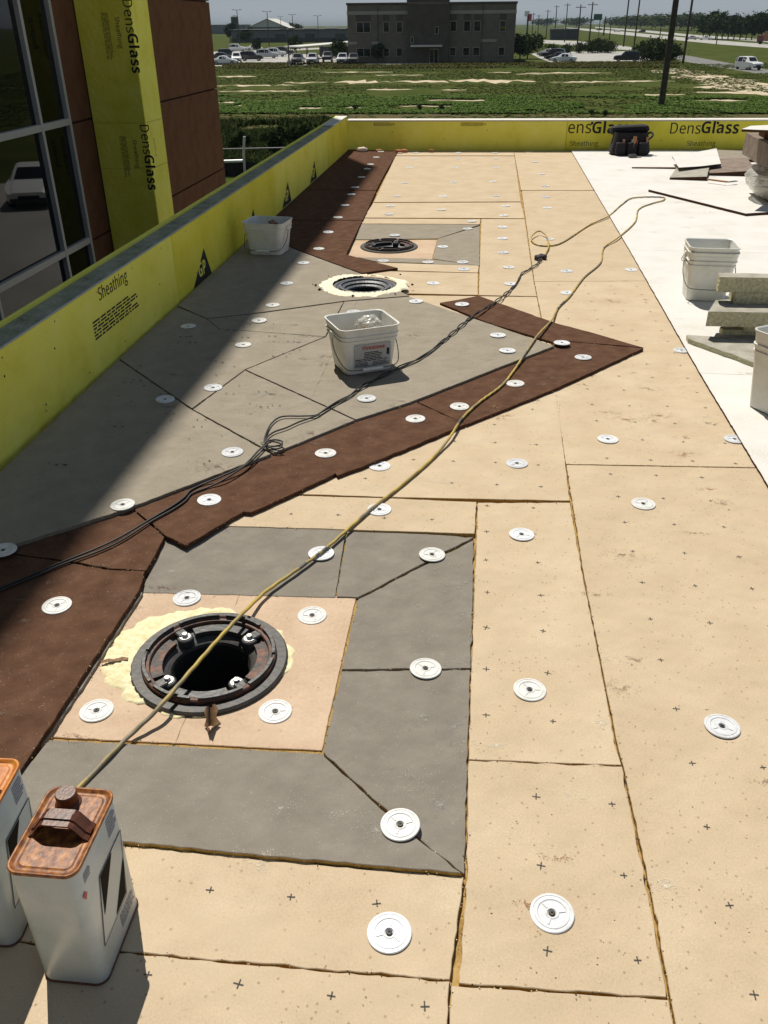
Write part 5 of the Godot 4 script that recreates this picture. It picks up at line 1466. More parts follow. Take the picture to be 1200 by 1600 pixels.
# a sandy strip seen edge on from the roof: rows of ragged lens-shaped bare patches
func sand_strip(x0: float, x1: float, z: float, wz: float, sd: int):
	var g := RandomNumberGenerator.new()
	g.seed = sd
	var nz := FastNoiseLite.new()
	nz.seed = sd
	nz.frequency = 0.03
	sand.append([x0, x1, z, wz])
	var up := PackedVector2Array()
	var dn := PackedVector2Array()
	var n: int = max(8, int((x1 - x0) / 0.7))
	for i in n + 1:
		var u := float(i) / n
		var e := pow(sin(PI * clampf(u, 0.01, 0.99)), 0.45) * wz * 0.5
		var x := lerpf(x0, x1, u)
		e *= clampf(0.75 + 1.6 * nz.get_noise_2d(x * 9.0, z * 7.0), 0.03, 1.0)
		var sh := g.randf_range(-0.25, 0.25) * wz
		up.append(Vector2(x, z + sh - e * g.randf_range(0.25, 1.25)))
		dn.append(Vector2(x, z + sh + e * g.randf_range(0.25, 1.25) + 0.02))
	dn.reverse()
	up.append_array(dn)
	ground_patch("sand_patch", up, 0.008 + 0.0009 * (sd % 20), M.sand)

# ---------------------------------------------------------------- far ground, buildings, vehicles
func build_ground():
	structure("ground", plane_mesh(5000.0), M.grass, Vector3(0, GY, -900))
	var i := 0
	for s in [[-37.2, -31.5, -129.3, 3.3], [-31.5, -25.0, -109.4, 3.6], [-24.7, -19.3, -115.2, 3.9], [-18.4, -11.5, -116.3, 6.6], [-28.7, -18.8, -99.8, 2.2], [-24.5, -22.5, -84.9, 1.8], [-22.2, -21.0, -81.4, 1.0], [-16.1, -13.4, -78.9, 1.6], [-12.0, -10.1, -79.6, 1.6], [-12.7, -9.7, -102.3, 2.6], [-24.6, -13.5, -140.1, 2.8], [-11.5, -4.4, -116.2, 6.6], [-4.5, 6.2, -117.8, 8.0], [-12.8, -7.0, -102.3, 2.3], [-5.6, 0.4, -87.4, 2.0], [-7.3, -2.4, -81.0, 1.3], [-15.4, -8.3, -131.8, 3.4], [-4.6, -1.9, -101.3, 1.8], [4.2, 9.0, -134.3, 3.4], [5.6, 17.7, -136.9, 3.5], [7.7, 18.2, -115.7, 3.3], [16.0, 22.7, -117.3, 2.9], [15.4, 19.7, -94.8, 2.1], [19.0, 24.0, -87.6, 2.2], [20.9, 27.7, -97.4, 3.6], [-24.8, -21.7, -110.2, 2.4], [0.1, 3.8, -139.1, 2.6]]:
		i += 1
		sand_strip(s[0], s[1], s[2], s[3], i)
	ground_patch("bare_soil", pv([22.981, -139.989, 29.653, -151.617, 31.03, -136.029, 31.453, -120.589, 33.144, -108.284, 29.953, -91.511, 26.929, -93.104, 25.022, -97.394, 24.372, -107.297, 25.472, -119.389, 24.548, -131.252]), 0.007, M.sand, 0.9, 5)
	ground_patch("bare_soil", pv([-23.858, -74.51, -12.096, -74.228, -2.805, -73.906, 26.95, -75.73, 24.298, -67.825, -2.522, -66.943, -10.888, -66.669, -13.486, -61.078, -17.546, -58.281, -20.769, -64.541]), 0.005, M.dirt, 0.5, 6)
	ground_patch("drive", pv([-2.5, -39, 45, -39, 45, -11.6, -2.5, -11.6]), 0.006, M.concrete)
	ground_patch("car_park", pv([-62.625, -162.255, -33.541, -162.795, -27.003, -167.514, -24.9, -172.845, -28.136, -195.468, -38.559, -220.949, -52.339, -242.805, -63.416, -233.918, -83.665, -217.671]), 0.01, M.concrete)
	ground_patch("path", pv([-24.106, -167.296, 9.033, -170.094, 9.313, -175.705, -24.9, -172.845]), 0.014, M.concrete)
	ground_patch("car_park", pv([10.107, -223.584, 13.976, -237.95, 37.165, -239.584, 38.327, -219.618, 26.96, -168.64, 19.394, -164.024, 11.641, -172.647, 10.723, -191.392]), 0.01, M.concrete)
	ground_patch("road", pv([38.186, -210.928, 41.945, -206.355, 41.532, -178.69, 41.136, -144.766, 41.907, -120.308, 37.135, -106.084, 36.854, -129.193, 36.611, -141.174, 35.369, -160.371, 35.454, -182.331]), 0.012, M.asphalt)
	ground_patch("road", pv([18.381, -409.821, 33.858, -375.824, 39.778, -308.661, 41.923, -250.051, 37.98, -244.968, 30.82, -264.525, 24.236, -312.438, 16.04, -356.184]), 0.012, M.concrete)
	ground_patch("highway", pv([109.331, -1437.775, 102.421, -804.612, 88.694, -497.209, 85.314, -372.422, 85.559, -306.298, 88.708, -259.799, 78.001, -227.887, 73.594, -262.791, 71.194, -309.941, 72.618, -406.087, 75.345, -590.247, 86.876, -975.957]), 0.016, M.concrete)
	ground_patch("highway", pv([157.83, -1463.267, 134.57, -882.777, 109.618, -539.33, 105.62, -379.246, 105.645, -310.281, 95.25, -279.298, 93.137, -333.855, 93.874, -461.111, 108.864, -713.032, 131.914, -1221.887]), 0.02, M.concrete)
	ground_patch("road", pv([-82.431, -236.59, -59.133, -274.583, -41.356, -309.831, -39.085, -292.755, -54.862, -254.603, -75.573, -216.689]), 0.02, M.concrete)
	tuft_field("meadow_grass", 26000, pv([-70, -168, 70, -168, 42, -62, -26, -62]), 0.04, 0.11, 0.4, [Color(0.04, 0.062, 0.012), Color(0.085, 0.095, 0.024)], "rough green meadow grass across the field", "grass", 5, -0.1)
	tuft_field("tall_weeds", 15000, pv([-28.057, -94.638, 29.953, -91.511, 26.587, -74.648, -23.509, -73.384]), 0.06, 0.18, 0.6, [Color(0.04, 0.08, 0.013), Color(0.09, 0.135, 0.03)], "taller bright green weeds along the near side of the field", "weeds", 6, -0.05)
	tuft_field("roadside_grass", 7000, pv([-19.37, -64.589, -10.085, -67.621, -6.8, -50.08, -11.942, -39.933]), 0.2, 0.6, 0.4, [Color(0.03, 0.05, 0.014), Color(0.08, 0.10, 0.03)], "dark rough grass beyond the side wall, left of the end wall", "grass", 7, -0.1)
	tuft_field("field_edge_grass", 9000, pv([-52.548, -175.087, 33.798, -173.567, 29.653, -151.617, -45.632, -151.722]), 0.12, 0.35, 0.6, [Color(0.05, 0.058, 0.015), Color(0.11, 0.10, 0.03)], "strip of taller grass before the car parks and offices", "grass", 8, 0.0)

func plane_mesh(s: float) -> ArrayMesh:
	var st := st0()
	st.set_smooth_group(-1)
	var h := s / 2
	quad(st, Vector3(-h, 0, -h), Vector3(h, 0, -h), Vector3(h, 0, h), Vector3(-h, 0, h))
	return done(st)

func window_unit(parent, a: Vector3, b: Vector3, split := false):
	# a: lower left, b: upper right, on the face z = a.z
	var w := b.x - a.x
	var h := b.y - a.y
	var c := (a + b) / 2
	var st := st0()
	st.set_smooth_group(-1)
	for s in [-1, 1]:
		addbox(st, Vector3(s * (w / 2 - 0.05), 0, 0), Vector3(0.1, h, 0.16), 0.01)
		addbox(st, Vector3(0, s * (h / 2 - 0.05), 0), Vector3(w - 0.2, 0.1, 0.158), 0.01)
	if split:
		addbox(st, Vector3.ZERO, Vector3(0.09, h - 0.2, 0.15), 0.01)
	var f := put("window", done(st), M.render_pale, parent, c - parent.position)
	put("pane", cbox(Vector3(w - 0.19, h - 0.19, 0.04), 0.002), M.dark_glass, f)

func build_offices():
	var Z := -174.0
	var L := -25.15
	var R := 4.9
	var top := 4.3
	var t := thing("office_building", "two storey grey office block with dark central bay across the field", "building", Vector3((L + R) / 2, GY, Z))
	var P := t.position
	put("wall", cbox(Vector3(R - L, top - GY, 20), 0.05), M.render_grey, t, Vector3(0, (top - GY) / 2, -10))
	put("cornice", cbox(Vector3(R - L + 0.3, 0.35, 20.3), 0.04), M.render_dark, t, Vector3(0, top - GY + 0.1, -10))
	var bl := Vector3(-14.214, -4.87, -174)
	var br := Vector3(-6.749, -4.893, -174)
	put("central_bay", cbox(Vector3(br.x - bl.x, top - GY + 0.12, 1.6), 0.03), M.render_dark, t, Vector3((bl.x + br.x) / 2 - P.x, (top - GY) / 2, 0.3))
	put("penthouse", cbox(Vector3(7.4, 2.4, 7), 0.03), M.render_dark, t, Vector3(Vector3(-10.879, 4.408, -174).x - P.x, top - GY + 1.4, -5))
	var band := Vector3(-18.506, 3.007, -174)
	put("string_course", cbox(Vector3(R - L + 0.12, 0.55, 0.2), 0.02), M.render_pale, t, Vector3(0, band.y - GY, 0.02))
	# pale attic strip above it, darker storey panels
	var up := [[556, 579, true], [599, 609, false], [620, 630, false], [705, 715, false], [726, 737, false], [742, 753, false], [782, 792, false]]
	for w in up:
		var a := facade_point(w[0], 51.0, Z)
		var b := facade_point(w[1], 34.0, Z)
		a.z = Z + 0.06; b.z = Z + 0.06
		window_unit(t, a, b, w[2])
		put("spandrel", cbox(Vector3(b.x - a.x, 0.95, 0.1), 0.01), M.render_dark, t, Vector3((a.x + b.x) / 2 - P.x, b.y + 0.55 - GY, 0.02))
		var c := facade_point(w[0], 89.0, Z)
		var d := facade_point(w[1], 75.0, Z)
		c.z = Z + 0.06; d.z = Z + 0.06
		window_unit(t, c, d, w[2])
	for w in [[681, 687, 54, 42], [643, 648, 68, 58]]:
		var a := facade_point(w[0], w[2], Z + 1.1)
		var b := facade_point(w[1], w[3], Z + 1.1)
		a.z = Z + 1.12; b.z = Z + 1.12
		window_unit(t, a, b)
	for w in [[543, 557, 67], [580, 593, 67], [754, 779, 65]]:
		var a := facade_point(w[0], w[2], Z)
		var b := facade_point(w[1], w[2], Z)
		put("light_band", cbox(Vector3(b.x - a.x, 0.45, 0.12), 0.02), M.render_pale, t, Vector3((a.x + b.x) / 2 - P.x, a.y - GY, 0.06))
	var ca := facade_point(645, 72, Z)
	var cb := facade_point(694, 72, Z)
	put("entrance_canopy", cbox(Vector3(cb.x - ca.x, 0.28, 2.4), 0.03), M.roof_pale, t, Vector3((ca.x + cb.x) / 2 - P.x, ca.y - GY, 2.2))
	var da := facade_point(681, 97, Z)
	put("entrance_door", cbox(Vector3(1.6, 2.3, 0.12), 0.02), M.render_pale, t, Vector3(da.x - P.x, 1.16, 1.14))
	for s in [-0.38, 0.38]:
		put("door_pane", cbox(Vector3(0.62, 2.0, 0.06), 0.01), M.dark_glass, t, Vector3(da.x - P.x + s, 1.1, 1.19))
	for x in [-9.5, -3.4, 9.2]:
		put("downpipe", cbox(Vector3(0.14, top - GY - 0.6, 0.12), 0.02), M.metal_dark, t, Vector3(x, (top - GY) / 2, 0.07))
	# low hall behind the left car park
	var h := thing("warehouse", "long low grey metal hall behind the left car park", "building", Vector3(-62, GY, -380))
	put("wall", cbox(Vector3(80, 4.3, 30), 0.1), M.metal_grey, h, Vector3(0, 2.15, -15))
	put("base_band", cbox(Vector3(80.3, 1.6, 0.3), 0.03), M.metal_dark, h, Vector3(0, 0.8, 0.02))
	put("roof_slab", cbox(Vector3(81, 0.35, 31), 0.05), M.metal_dark, h, Vector3(0, 4.45, -15))
	for k in 6:
		put("skylight", cbox(Vector3(5.0, 0.4, 2.0), 0.05), M.roof_pale, h, Vector3(-8 + k * 8.4, 4.8, -1.5))
	for k in 4:
		put("bay_door", cbox(Vector3(4.0, 3.0, 0.2), 0.03), M.metal_dark, h, Vector3(-20 + k * 12.0, 1.5, 0.1))
	var gh := thing("gabled_shed", "pale gabled roof shed rising behind the low grey hall", "building", Vector3(-119, GY, -520))
	var st := st0()
	st.set_smooth_group(-1)
	for s in [0.0, -24.0]:
		tri(st, Vector3(-11, 5, s), Vector3(11, 5, s), Vector3(0, 9, s))
	quad(st, Vector3(-12, 4.6, 0.5), Vector3(0, 9.1, 0.5), Vector3(0, 9.1, -24.5), Vector3(-12, 4.6, -24.5))
	quad(st, Vector3(12, 4.6, 0.5), Vector3(0, 9.1, 0.5), Vector3(0, 9.1, -24.5), Vector3(12, 4.6, -24.5))
	put("roof", done(st), M.roof_pale, gh)
	put("wall", cbox(Vector3(22, 5, 24), 0.05), M.metal_grey, gh, Vector3(0, 2.5, -12))
	put("end_fascia", cbox(Vector3(22.4, 0.5, 0.3), 0.03), M.metal_dark, gh, Vector3(0, 4.8, 0.2))
	var tw := thing("tower", "dark square tower with pointed cap on the left skyline", "tower", Vector3(-132.311, -4.9, -502.216))
	var th := 9.81
	put("shaft", cbox(Vector3(3.2, th, 3.2), 0.1), M.metal_dark, tw, Vector3(0, th / 2, 0))
	st = st0()
	lathe(st, [Vector2(2.4, th), Vector2(0.1, th + 1.0)], 4)
	put("cap", done(st), M.metal_dark, tw)
	var fl := thing("flat_block", "low flat grey block on the left skyline beside the tower", "building", Vector3(-215, GY, -760))
	put("wall", cbox(Vector3(50, 6.5, 20), 0.1), M.metal_grey, fl, Vector3(0, 3.25, 0))
	put("plant_room", cbox(Vector3(8, 3, 8), 0.1), M.metal_dark, fl, Vector3(-16, 8, 0))
	# carport in front of the offices' left end
	var cp := thing("carport", "pale flat roofed carport on thin posts left of the offices", "carport", Vector3(-33.572, -4.9, -196.038))
	st = st0()
	st.set_smooth_group(-1)
	bar(st, Vector3(-6.0, 2.25, 2.0), Vector3(7.0, 3.0, -14.0), 5.5, 0.22, 0.03)
	put("roof", done(st), M.roof_pale, cp)
	for k in 5:
		for s in [-1.8, 1.8]:
			put("post", cbox(Vector3(0.14, 2.3 + k * 0.14, 0.14), 0.02), M.metal_dark, cp, Vector3(-4.8 + k * 2.6 + s, 1.15 + k * 0.07, 0.6 - k * 3.2 + s))
	put("back_wall", cbox(Vector3(12.0, 2.0, 0.2), 0.02), M.metal_dark, cp, Vector3(3.0, 1.0, -13.0))

func facade_point(u: float, v: float, Z: float) -> Vector3:
	# units of the elevation drawing turned to metres on the office face
	var k := absf(Z) / 174.0
	return Vector3((-25.15 + (u - 542.0) * 0.11345) * k, (4.238 - (v - 8.0) * 0.1004 + (u - 542.0) * 0.00035) * k, Z)

# side-on car profile stations: x, bottom, belt, top, half width, roof half width
func car_mesh(kind: String) -> Dictionary:
	var S := []
	if kind == "sedan":
		S = [[-2.3, 0.35, 0.72, 0.74, 0.72, 0.6], [-2.2, 0.24, 0.86, 0.90, 0.84, 0.7], [-1.55, 0.2, 0.92, 0.98, 0.89, 0.72], [-0.95, 0.2, 0.92, 1.38, 0.9, 0.60], [-0.3, 0.2, 0.92, 1.45, 0.9, 0.62], [0.35, 0.2, 0.91, 1.40, 0.9, 0.6], [1.15, 0.2, 0.90, 0.95, 0.9, 0.74], [1.95, 0.22, 0.76, 0.80, 0.87, 0.72], [2.25, 0.28, 0.62, 0.66, 0.76, 0.64]]
	elif kind == "suv":
		S = [[-2.3, 0.4, 0.9, 1.0, 0.8, 0.66], [-2.22, 0.3, 1.05, 1.55, 0.88, 0.66], [-1.7, 0.26, 1.06, 1.72, 0.92, 0.68], [-0.5, 0.26, 1.05, 1.76, 0.93, 0.7], [0.3, 0.26, 1.04, 1.70, 0.93, 0.68], [0.95, 0.26, 1.04, 1.10, 0.92, 0.78], [1.8, 0.3, 0.98, 1.03, 0.9, 0.78], [2.2, 0.36, 0.82, 0.88, 0.82, 0.7]]
	else:
		S = [[-2.8, 0.5, 1.02, 1.04, 0.94, 0.9], [-1.0, 0.42, 1.06, 1.08, 0.96, 0.92], [-0.9, 0.42, 1.1, 1.72, 0.96, 0.7], [-0.2, 0.4, 1.1, 1.82, 0.96, 0.72], [0.5, 0.4, 1.1, 1.76, 0.96, 0.7], [1.15, 0.4, 1.1, 1.16, 0.96, 0.84], [2.1, 0.42, 1.06, 1.12, 0.95, 0.84], [2.6, 0.46, 0.9, 0.96, 0.9, 0.8]]
	var st := st0()
	st.set_smooth_group(-1)
	var rings := []
	for s in S:
		rings.append([Vector3(s[0], s[1], -s[4] * 0.9), Vector3(s[0], s[1] + 0.15, -s[4]), Vector3(s[0], s[2], -s[4]), Vector3(s[0], s[3] - 0.04, -s[5]), Vector3(s[0], s[3], -s[5] * 0.8), Vector3(s[0], s[3], s[5] * 0.8), Vector3(s[0], s[3] - 0.04, s[5]), Vector3(s[0], s[2], s[4]), Vector3(s[0], s[1] + 0.15, s[4]), Vector3(s[0], s[1], s[4] * 0.9)])
	for i in rings.size() - 1:
		for k in 10:
			var k2 := (k + 1) % 10
			quad(st, rings[i][k], rings[i][k2], rings[i + 1][k2], rings[i + 1][k])
	for k in range(1, 9):
		tri(st, rings[0][0], rings[0][k], rings[0][k + 1])
		tri(st, rings[-1][0], rings[-1][k + 1], rings[-1][k])
	var out := {"body": done(st)}
	# glass: strips a little proud of the cabin
	var cab := []
	for i in S.size():
		if S[i][3] - S[i][2] > 0.25:
			cab.append(i)
	var c0: int = cab[0]
	var c1: int = cab[-1]
	var G := func(i, u, side):
		var s: Array = S[i]
		return Vector3(s[0], lerpf(s[2] + 0.03, s[3] - 0.09, u), side * (lerpf(s[4], s[5], u * 0.86 + 0.03) + 0.008))
	for side in [-1, 1]:
		st = st0()
		st.set_smooth_group(-1)
		for i in range(c0, c1):
			var g := 0.06
			var a: Vector3 = G.call(i, 0.0, side)
			var b: Vector3 = G.call(i + 1, 0.0, side)
			var c: Vector3 = G.call(i + 1, 1.0, side)
			var d: Vector3 = G.call(i, 1.0, side)
			a.x += g; d.x += g; b.x -= g; c.x -= g
			quad(st, a, b, c, d)
		out["side%d" % side] = done(st)
	for e in [["front_glass", c1, c1 + 1], ["rear_glass", c0, c0 - 1]]:
		if e[2] < 0: continue
		var s0: Array = S[e[1]]
		var s1: Array = S[e[2]]
		st = st0()
		st.set_smooth_group(-1)
		var A := Vector3(s0[0], s0[3], 0).lerp(Vector3(s1[0], s1[3], 0), 0.12)
		var B := Vector3(s0[0], s0[3], 0).lerp(Vector3(s1[0], s1[3], 0), 0.9)
		var up := Vector3(0.012 * signf(s1[0] - s0[0]), 0.014, 0)
		quad(st, A + up + Vector3(0, 0, -s0[5] * 0.8), A + up + Vector3(0, 0, s0[5] * 0.8), B + up + Vector3(0, 0, s1[5] * 0.82), B + up + Vector3(0, 0, -s1[5] * 0.82))
		out[e[0]] = done(st)
	out["S"] = S
	return out

var car_cache := {}
func car(label: String, kind: String, paint: String, at: Vector3, turn: float, group := "vehicles in the car parks", called := ""):
	if not car_cache.has(kind):
		car_cache[kind] = car_mesh(kind)
	var c: Dictionary = car_cache[kind]
	var nm := called if called != "" else ("pickup_truck" if kind == "pickup" else "parked_car")
	var t := thing(nm, label, "truck" if kind == "pickup" else "car", at, turn, group)
	var body := put("body", c.body, M["paint_" + paint], t)
	for k in ["side-1", "side1"]:
		put("side_window", c[k], M.car_glass, t)
	for k in ["front_glass", "rear_glass"]:
		if c.has(k):
			put("windscreen" if k == "front_glass" else "rear_window", c[k], M.car_glass, t)
	var S: Array = c.S
	var f: Array = S[-1]
	var b: Array = S[0]
	for s in [-1, 1]:
		put("headlight", cbox(Vector3(0.08, 0.13, 0.36), 0.03), M.rim, t, Vector3(f[0] - 0.05, f[2] - 0.06, s * (f[4] - 0.2)))
		put("tail_light", cbox(Vector3(0.06, 0.2, 0.2), 0.02), M.red_ink, t, Vector3(b[0] - 0.005, b[2] - 0.12, s * (b[4] - 0.14)))
		for x in [b[0] + 0.85, f[0] - 0.85]:
			var r := 0.36 if kind == "pickup" else 0.32
			if not car_cache.has("wheel%f" % r):
				var st := st0()
				lathe(st, [Vector2(r * 0.6, -0.11), Vector2(r * 0.95, -0.11), Vector2(r, -0.07), Vector2(r, 0.07), Vector2(r * 0.95, 0.11), Vector2(r * 0.6, 0.11)], 20)
				var ty := done(st)
				st = st0()
				lathe(st, [Vector2(0.0, -0.1), Vector2(r * 0.62, -0.105), Vector2(r * 0.62, 0.105), Vector2(0, 0.1)], 12)
				car_cache["wheel%f" % r] = [ty, done(st)]
			var w: Array = car_cache["wheel%f" % r]
			var wh := put("wheel", w[0], M.tyre, t, Vector3(x, r, s * (f[4] + 0.03 if false else 0.80)), Vector3(PI / 2, 0, 0))
			put("rim", w[1], M.rim, wh)
	put("grille", cbox(Vector3(0.06, 0.18, 0.8), 0.02), M.tyre, t, Vector3(f[0] + 0.0, (f[1] + f[2]) / 2, 0))
	put("bumper", cbox(Vector3(0.16, 0.16, f[4] * 1.9), 0.04), M.metal_dark, t, Vector3(f[0] - 0.02, f[1] + 0.08, 0))
	return t

func build_vehicles():
	var g := "vehicles in the left car park"
	car("pale blue-white sedan parked nearest in the left car park", "sedan", "white", Vector3(-46.942, -4.9, -169.014), 0.1, g)
	car("white hatchback seen end on beside the dark SUV, left car park", "suv", "white", Vector3(-47.05, -4.9, -177.586), -1.3, g)
	car("large black SUV side on in the left car park", "suv", "black", Vector3(-46.369, -4.9, -186.952), 0.12, g)
	car("silver SUV behind the black SUV, left car park", "suv", "silver", Vector3(-46.49, -4.9, -201.121), 0.15, g)
	car("white SUV behind the silver one, left car park", "suv", "white", Vector3(-46.725, -4.9, -211.087), 0.15, g)
	car("charcoal SUV farthest of the slanting row, left car park", "suv", "charcoal", Vector3(-47.298, -4.9, -222.09), 0.15, g)
	car("black sedan by the brown building's corner, left car park", "sedan", "black", Vector3(-53.639, -4.9, -191.018), 0.2, g)
	car("black SUV behind the black sedan, left car park", "suv", "black", Vector3(-56.233, -4.9, -206.085), 0.2, g)
	car("grey pickup facing the field, left one beneath the carport", "pickup", "charcoal", Vector3(-33.321, -4.9, -167.989), -1.5, g)
	car("silver pickup facing the field, right one beneath the carport", "pickup", "silver", Vector3(-30.866, -4.9, -169.154), -1.5, g)
	car("dark pickup in the shade of the carport", "pickup", "black", Vector3(-29.839, -4.9, -179.124), -1.45, g)
	car("grey pickup facing the field beside the offices' left corner", "pickup", "silver", Vector3(-25.349, -4.9, -168.731), -1.52, g)
	car("charcoal pickup before the offices' left windows", "pickup", "charcoal", Vector3(-23.369, -4.9, -168.579), -1.5, g)
	car("small white car far behind the left car park", "sedan", "white", Vector3(-64.106, -4.9, -262.274), 0.1, g)
	car("small white van far left behind the car park", "suv", "white", Vector3(-67.373, -4.9, -256.645), 0.1, g)
	g = "vehicles in the right car park"
	car("white sedan nearest in the right car park", "sedan", "white", Vector3(13.759, -4.9, -173.881), 2.95, g)
	car("black sedan second from front in the right car park", "sedan", "black", Vector3(13.488, -4.9, -182.886), 2.9, g)
	car("charcoal SUV third from front in the right car park", "suv", "charcoal", Vector3(13.303, -4.9, -194.617), 2.85, g)
	car("silver sedan farthest in the right car park row", "sedan", "silver", Vector3(12.973, -4.9, -205.944), 2.85, g)
	car("dark SUV by the shrubs at the right end of the car park", "suv", "black", Vector3(25.025, -4.9, -175.773), 3.0, g)
	g = "vehicles on the roads"
	car("white SUV driving towards the roof on the side road", "suv", "white", Vector3(38.367, -4.9, -144.918), -1.2, g, "moving_car")
	car("white car on the highway before the dark trees", "sedan", "white", Vector3(82.794, -4.9, -380.124), 2.8, g, "moving_car")
	car("dark car on the highway left of the tall pole", "suv", "charcoal", Vector3(103.493, -4.9, -669.222), 2.8, g, "moving_car")
	car("silver car on the highway behind the tall pole", "sedan", "silver", Vector3(79.256, -4.9, -388.486), 2.8, g, "moving_car")
	car("white car far away on the highway left of the poles", "sedan", "white", Vector3(91.166, -4.9, -701.44), 2.8, g, "moving_car")
	car("dark car far up the highway by the green sign", "suv", "charcoal", Vector3(94.719, -4.9, -845.447), 2.8, g, "moving_car")
	car("white car by the entrance drive, mirrored in the dark glazing", "sedan", "white", Vector3(8.1, GY, -35.0), -1.9, "", "parked_car")
	var tk := thing("box_truck", "rust brown truck cut off by the right edge on the highway", "truck", Vector3(86.088, -4.9, -306.164), 2.8)
	put("cargo_box", cbox(Vector3(6.0, 2.6, 2.4), 0.05), M.paint_rust, tk, Vector3(-1.0, 2.1, 0))
	put("cab", cbox(Vector3(1.8, 1.9, 2.2), 0.15), M.paint_maroon, tk, Vector3(3.0, 1.5, 0))
	put("windscreen", cbox(Vector3(0.06, 0.8, 1.8), 0.02), M.car_glass, tk, Vector3(3.9, 1.9, 0))
	for x in [-3.0, 2.8]:
		for s in [-1, 1]:
			var st := st0()
			lathe(st, [Vector2(0, -0.15), Vector2(0.48, -0.15), Vector2(0.48, 0.15), Vector2(0, 0.15)], 16)
			put("wheel", done(st), M.tyre, tk, Vector3(x, 0.48, s * 1.0), Vector3(PI / 2, 0, 0))

func utility_pole(label: String, at: Vector3, h: float, r: float, arms: int, lean := 0.0):
	var t := thing("utility_pole", label, "pole", at, 0.0, "utility poles along the road")
	var st := st0()
	tube(st, [Vector3(0, -0.1, 0), Vector3(lean * 0.5, h * 0.5, 0), Vector3(lean, h, 0)], [r, r * 0.88, r * 0.7], 12)
	put("shaft", done(st), M.pole_wood, t)
	for k in arms:
		put("crossarm", cbox(Vector3(2.4, 0.12, 0.1), 0.02), M.pole_wood, t, Vector3(lean * 0.95, h - 0.6 - k * 1.1, r + 0.03))
		for s in [-1.0, -0.5, 0.5, 1.0]:
			st = st0()
			lathe(st, [Vector2(0.05, 0), Vector2(0.07, 0.08), Vector2(0.03, 0.18), Vector2(0, 0.18)], 8)
			put("insulator", done(st), M.metal_grey, t, Vector3(lean * 0.95 + s, h - 0.54 - k * 1.1, r + 0.03))

func light_pole(label: String, at: Vector3, h: float):
	var t := thing("light_pole", label, "lamp post", at, 0.0, "light poles of the left car park")
	var st := st0()
	tube(st, [Vector3(0, 0, 0), Vector3(0, h, 0)], [0.15, 0.09], 8)
	put("shaft", done(st), M.metal_dark, t)
	put("base", cbox(Vector3(0.6, 0.7, 0.6), 0.05), M.concrete, t, Vector3(0, 0.35, 0))
	for s in [-1, 1]:
		st = st0()
		st.set_smooth_group(-1)
		bar(st, Vector3(0, h, 0), Vector3(s * 0.7, h + 0.1, 0), 0.08, 0.08)
		put("arm", done(st), M.metal_dark, t)
		put("lamp_head", cbox(Vector3(0.7, 0.14, 0.4), 0.04), M.metal_dark, t, Vector3(s * 1.0, h + 0.12, 0))

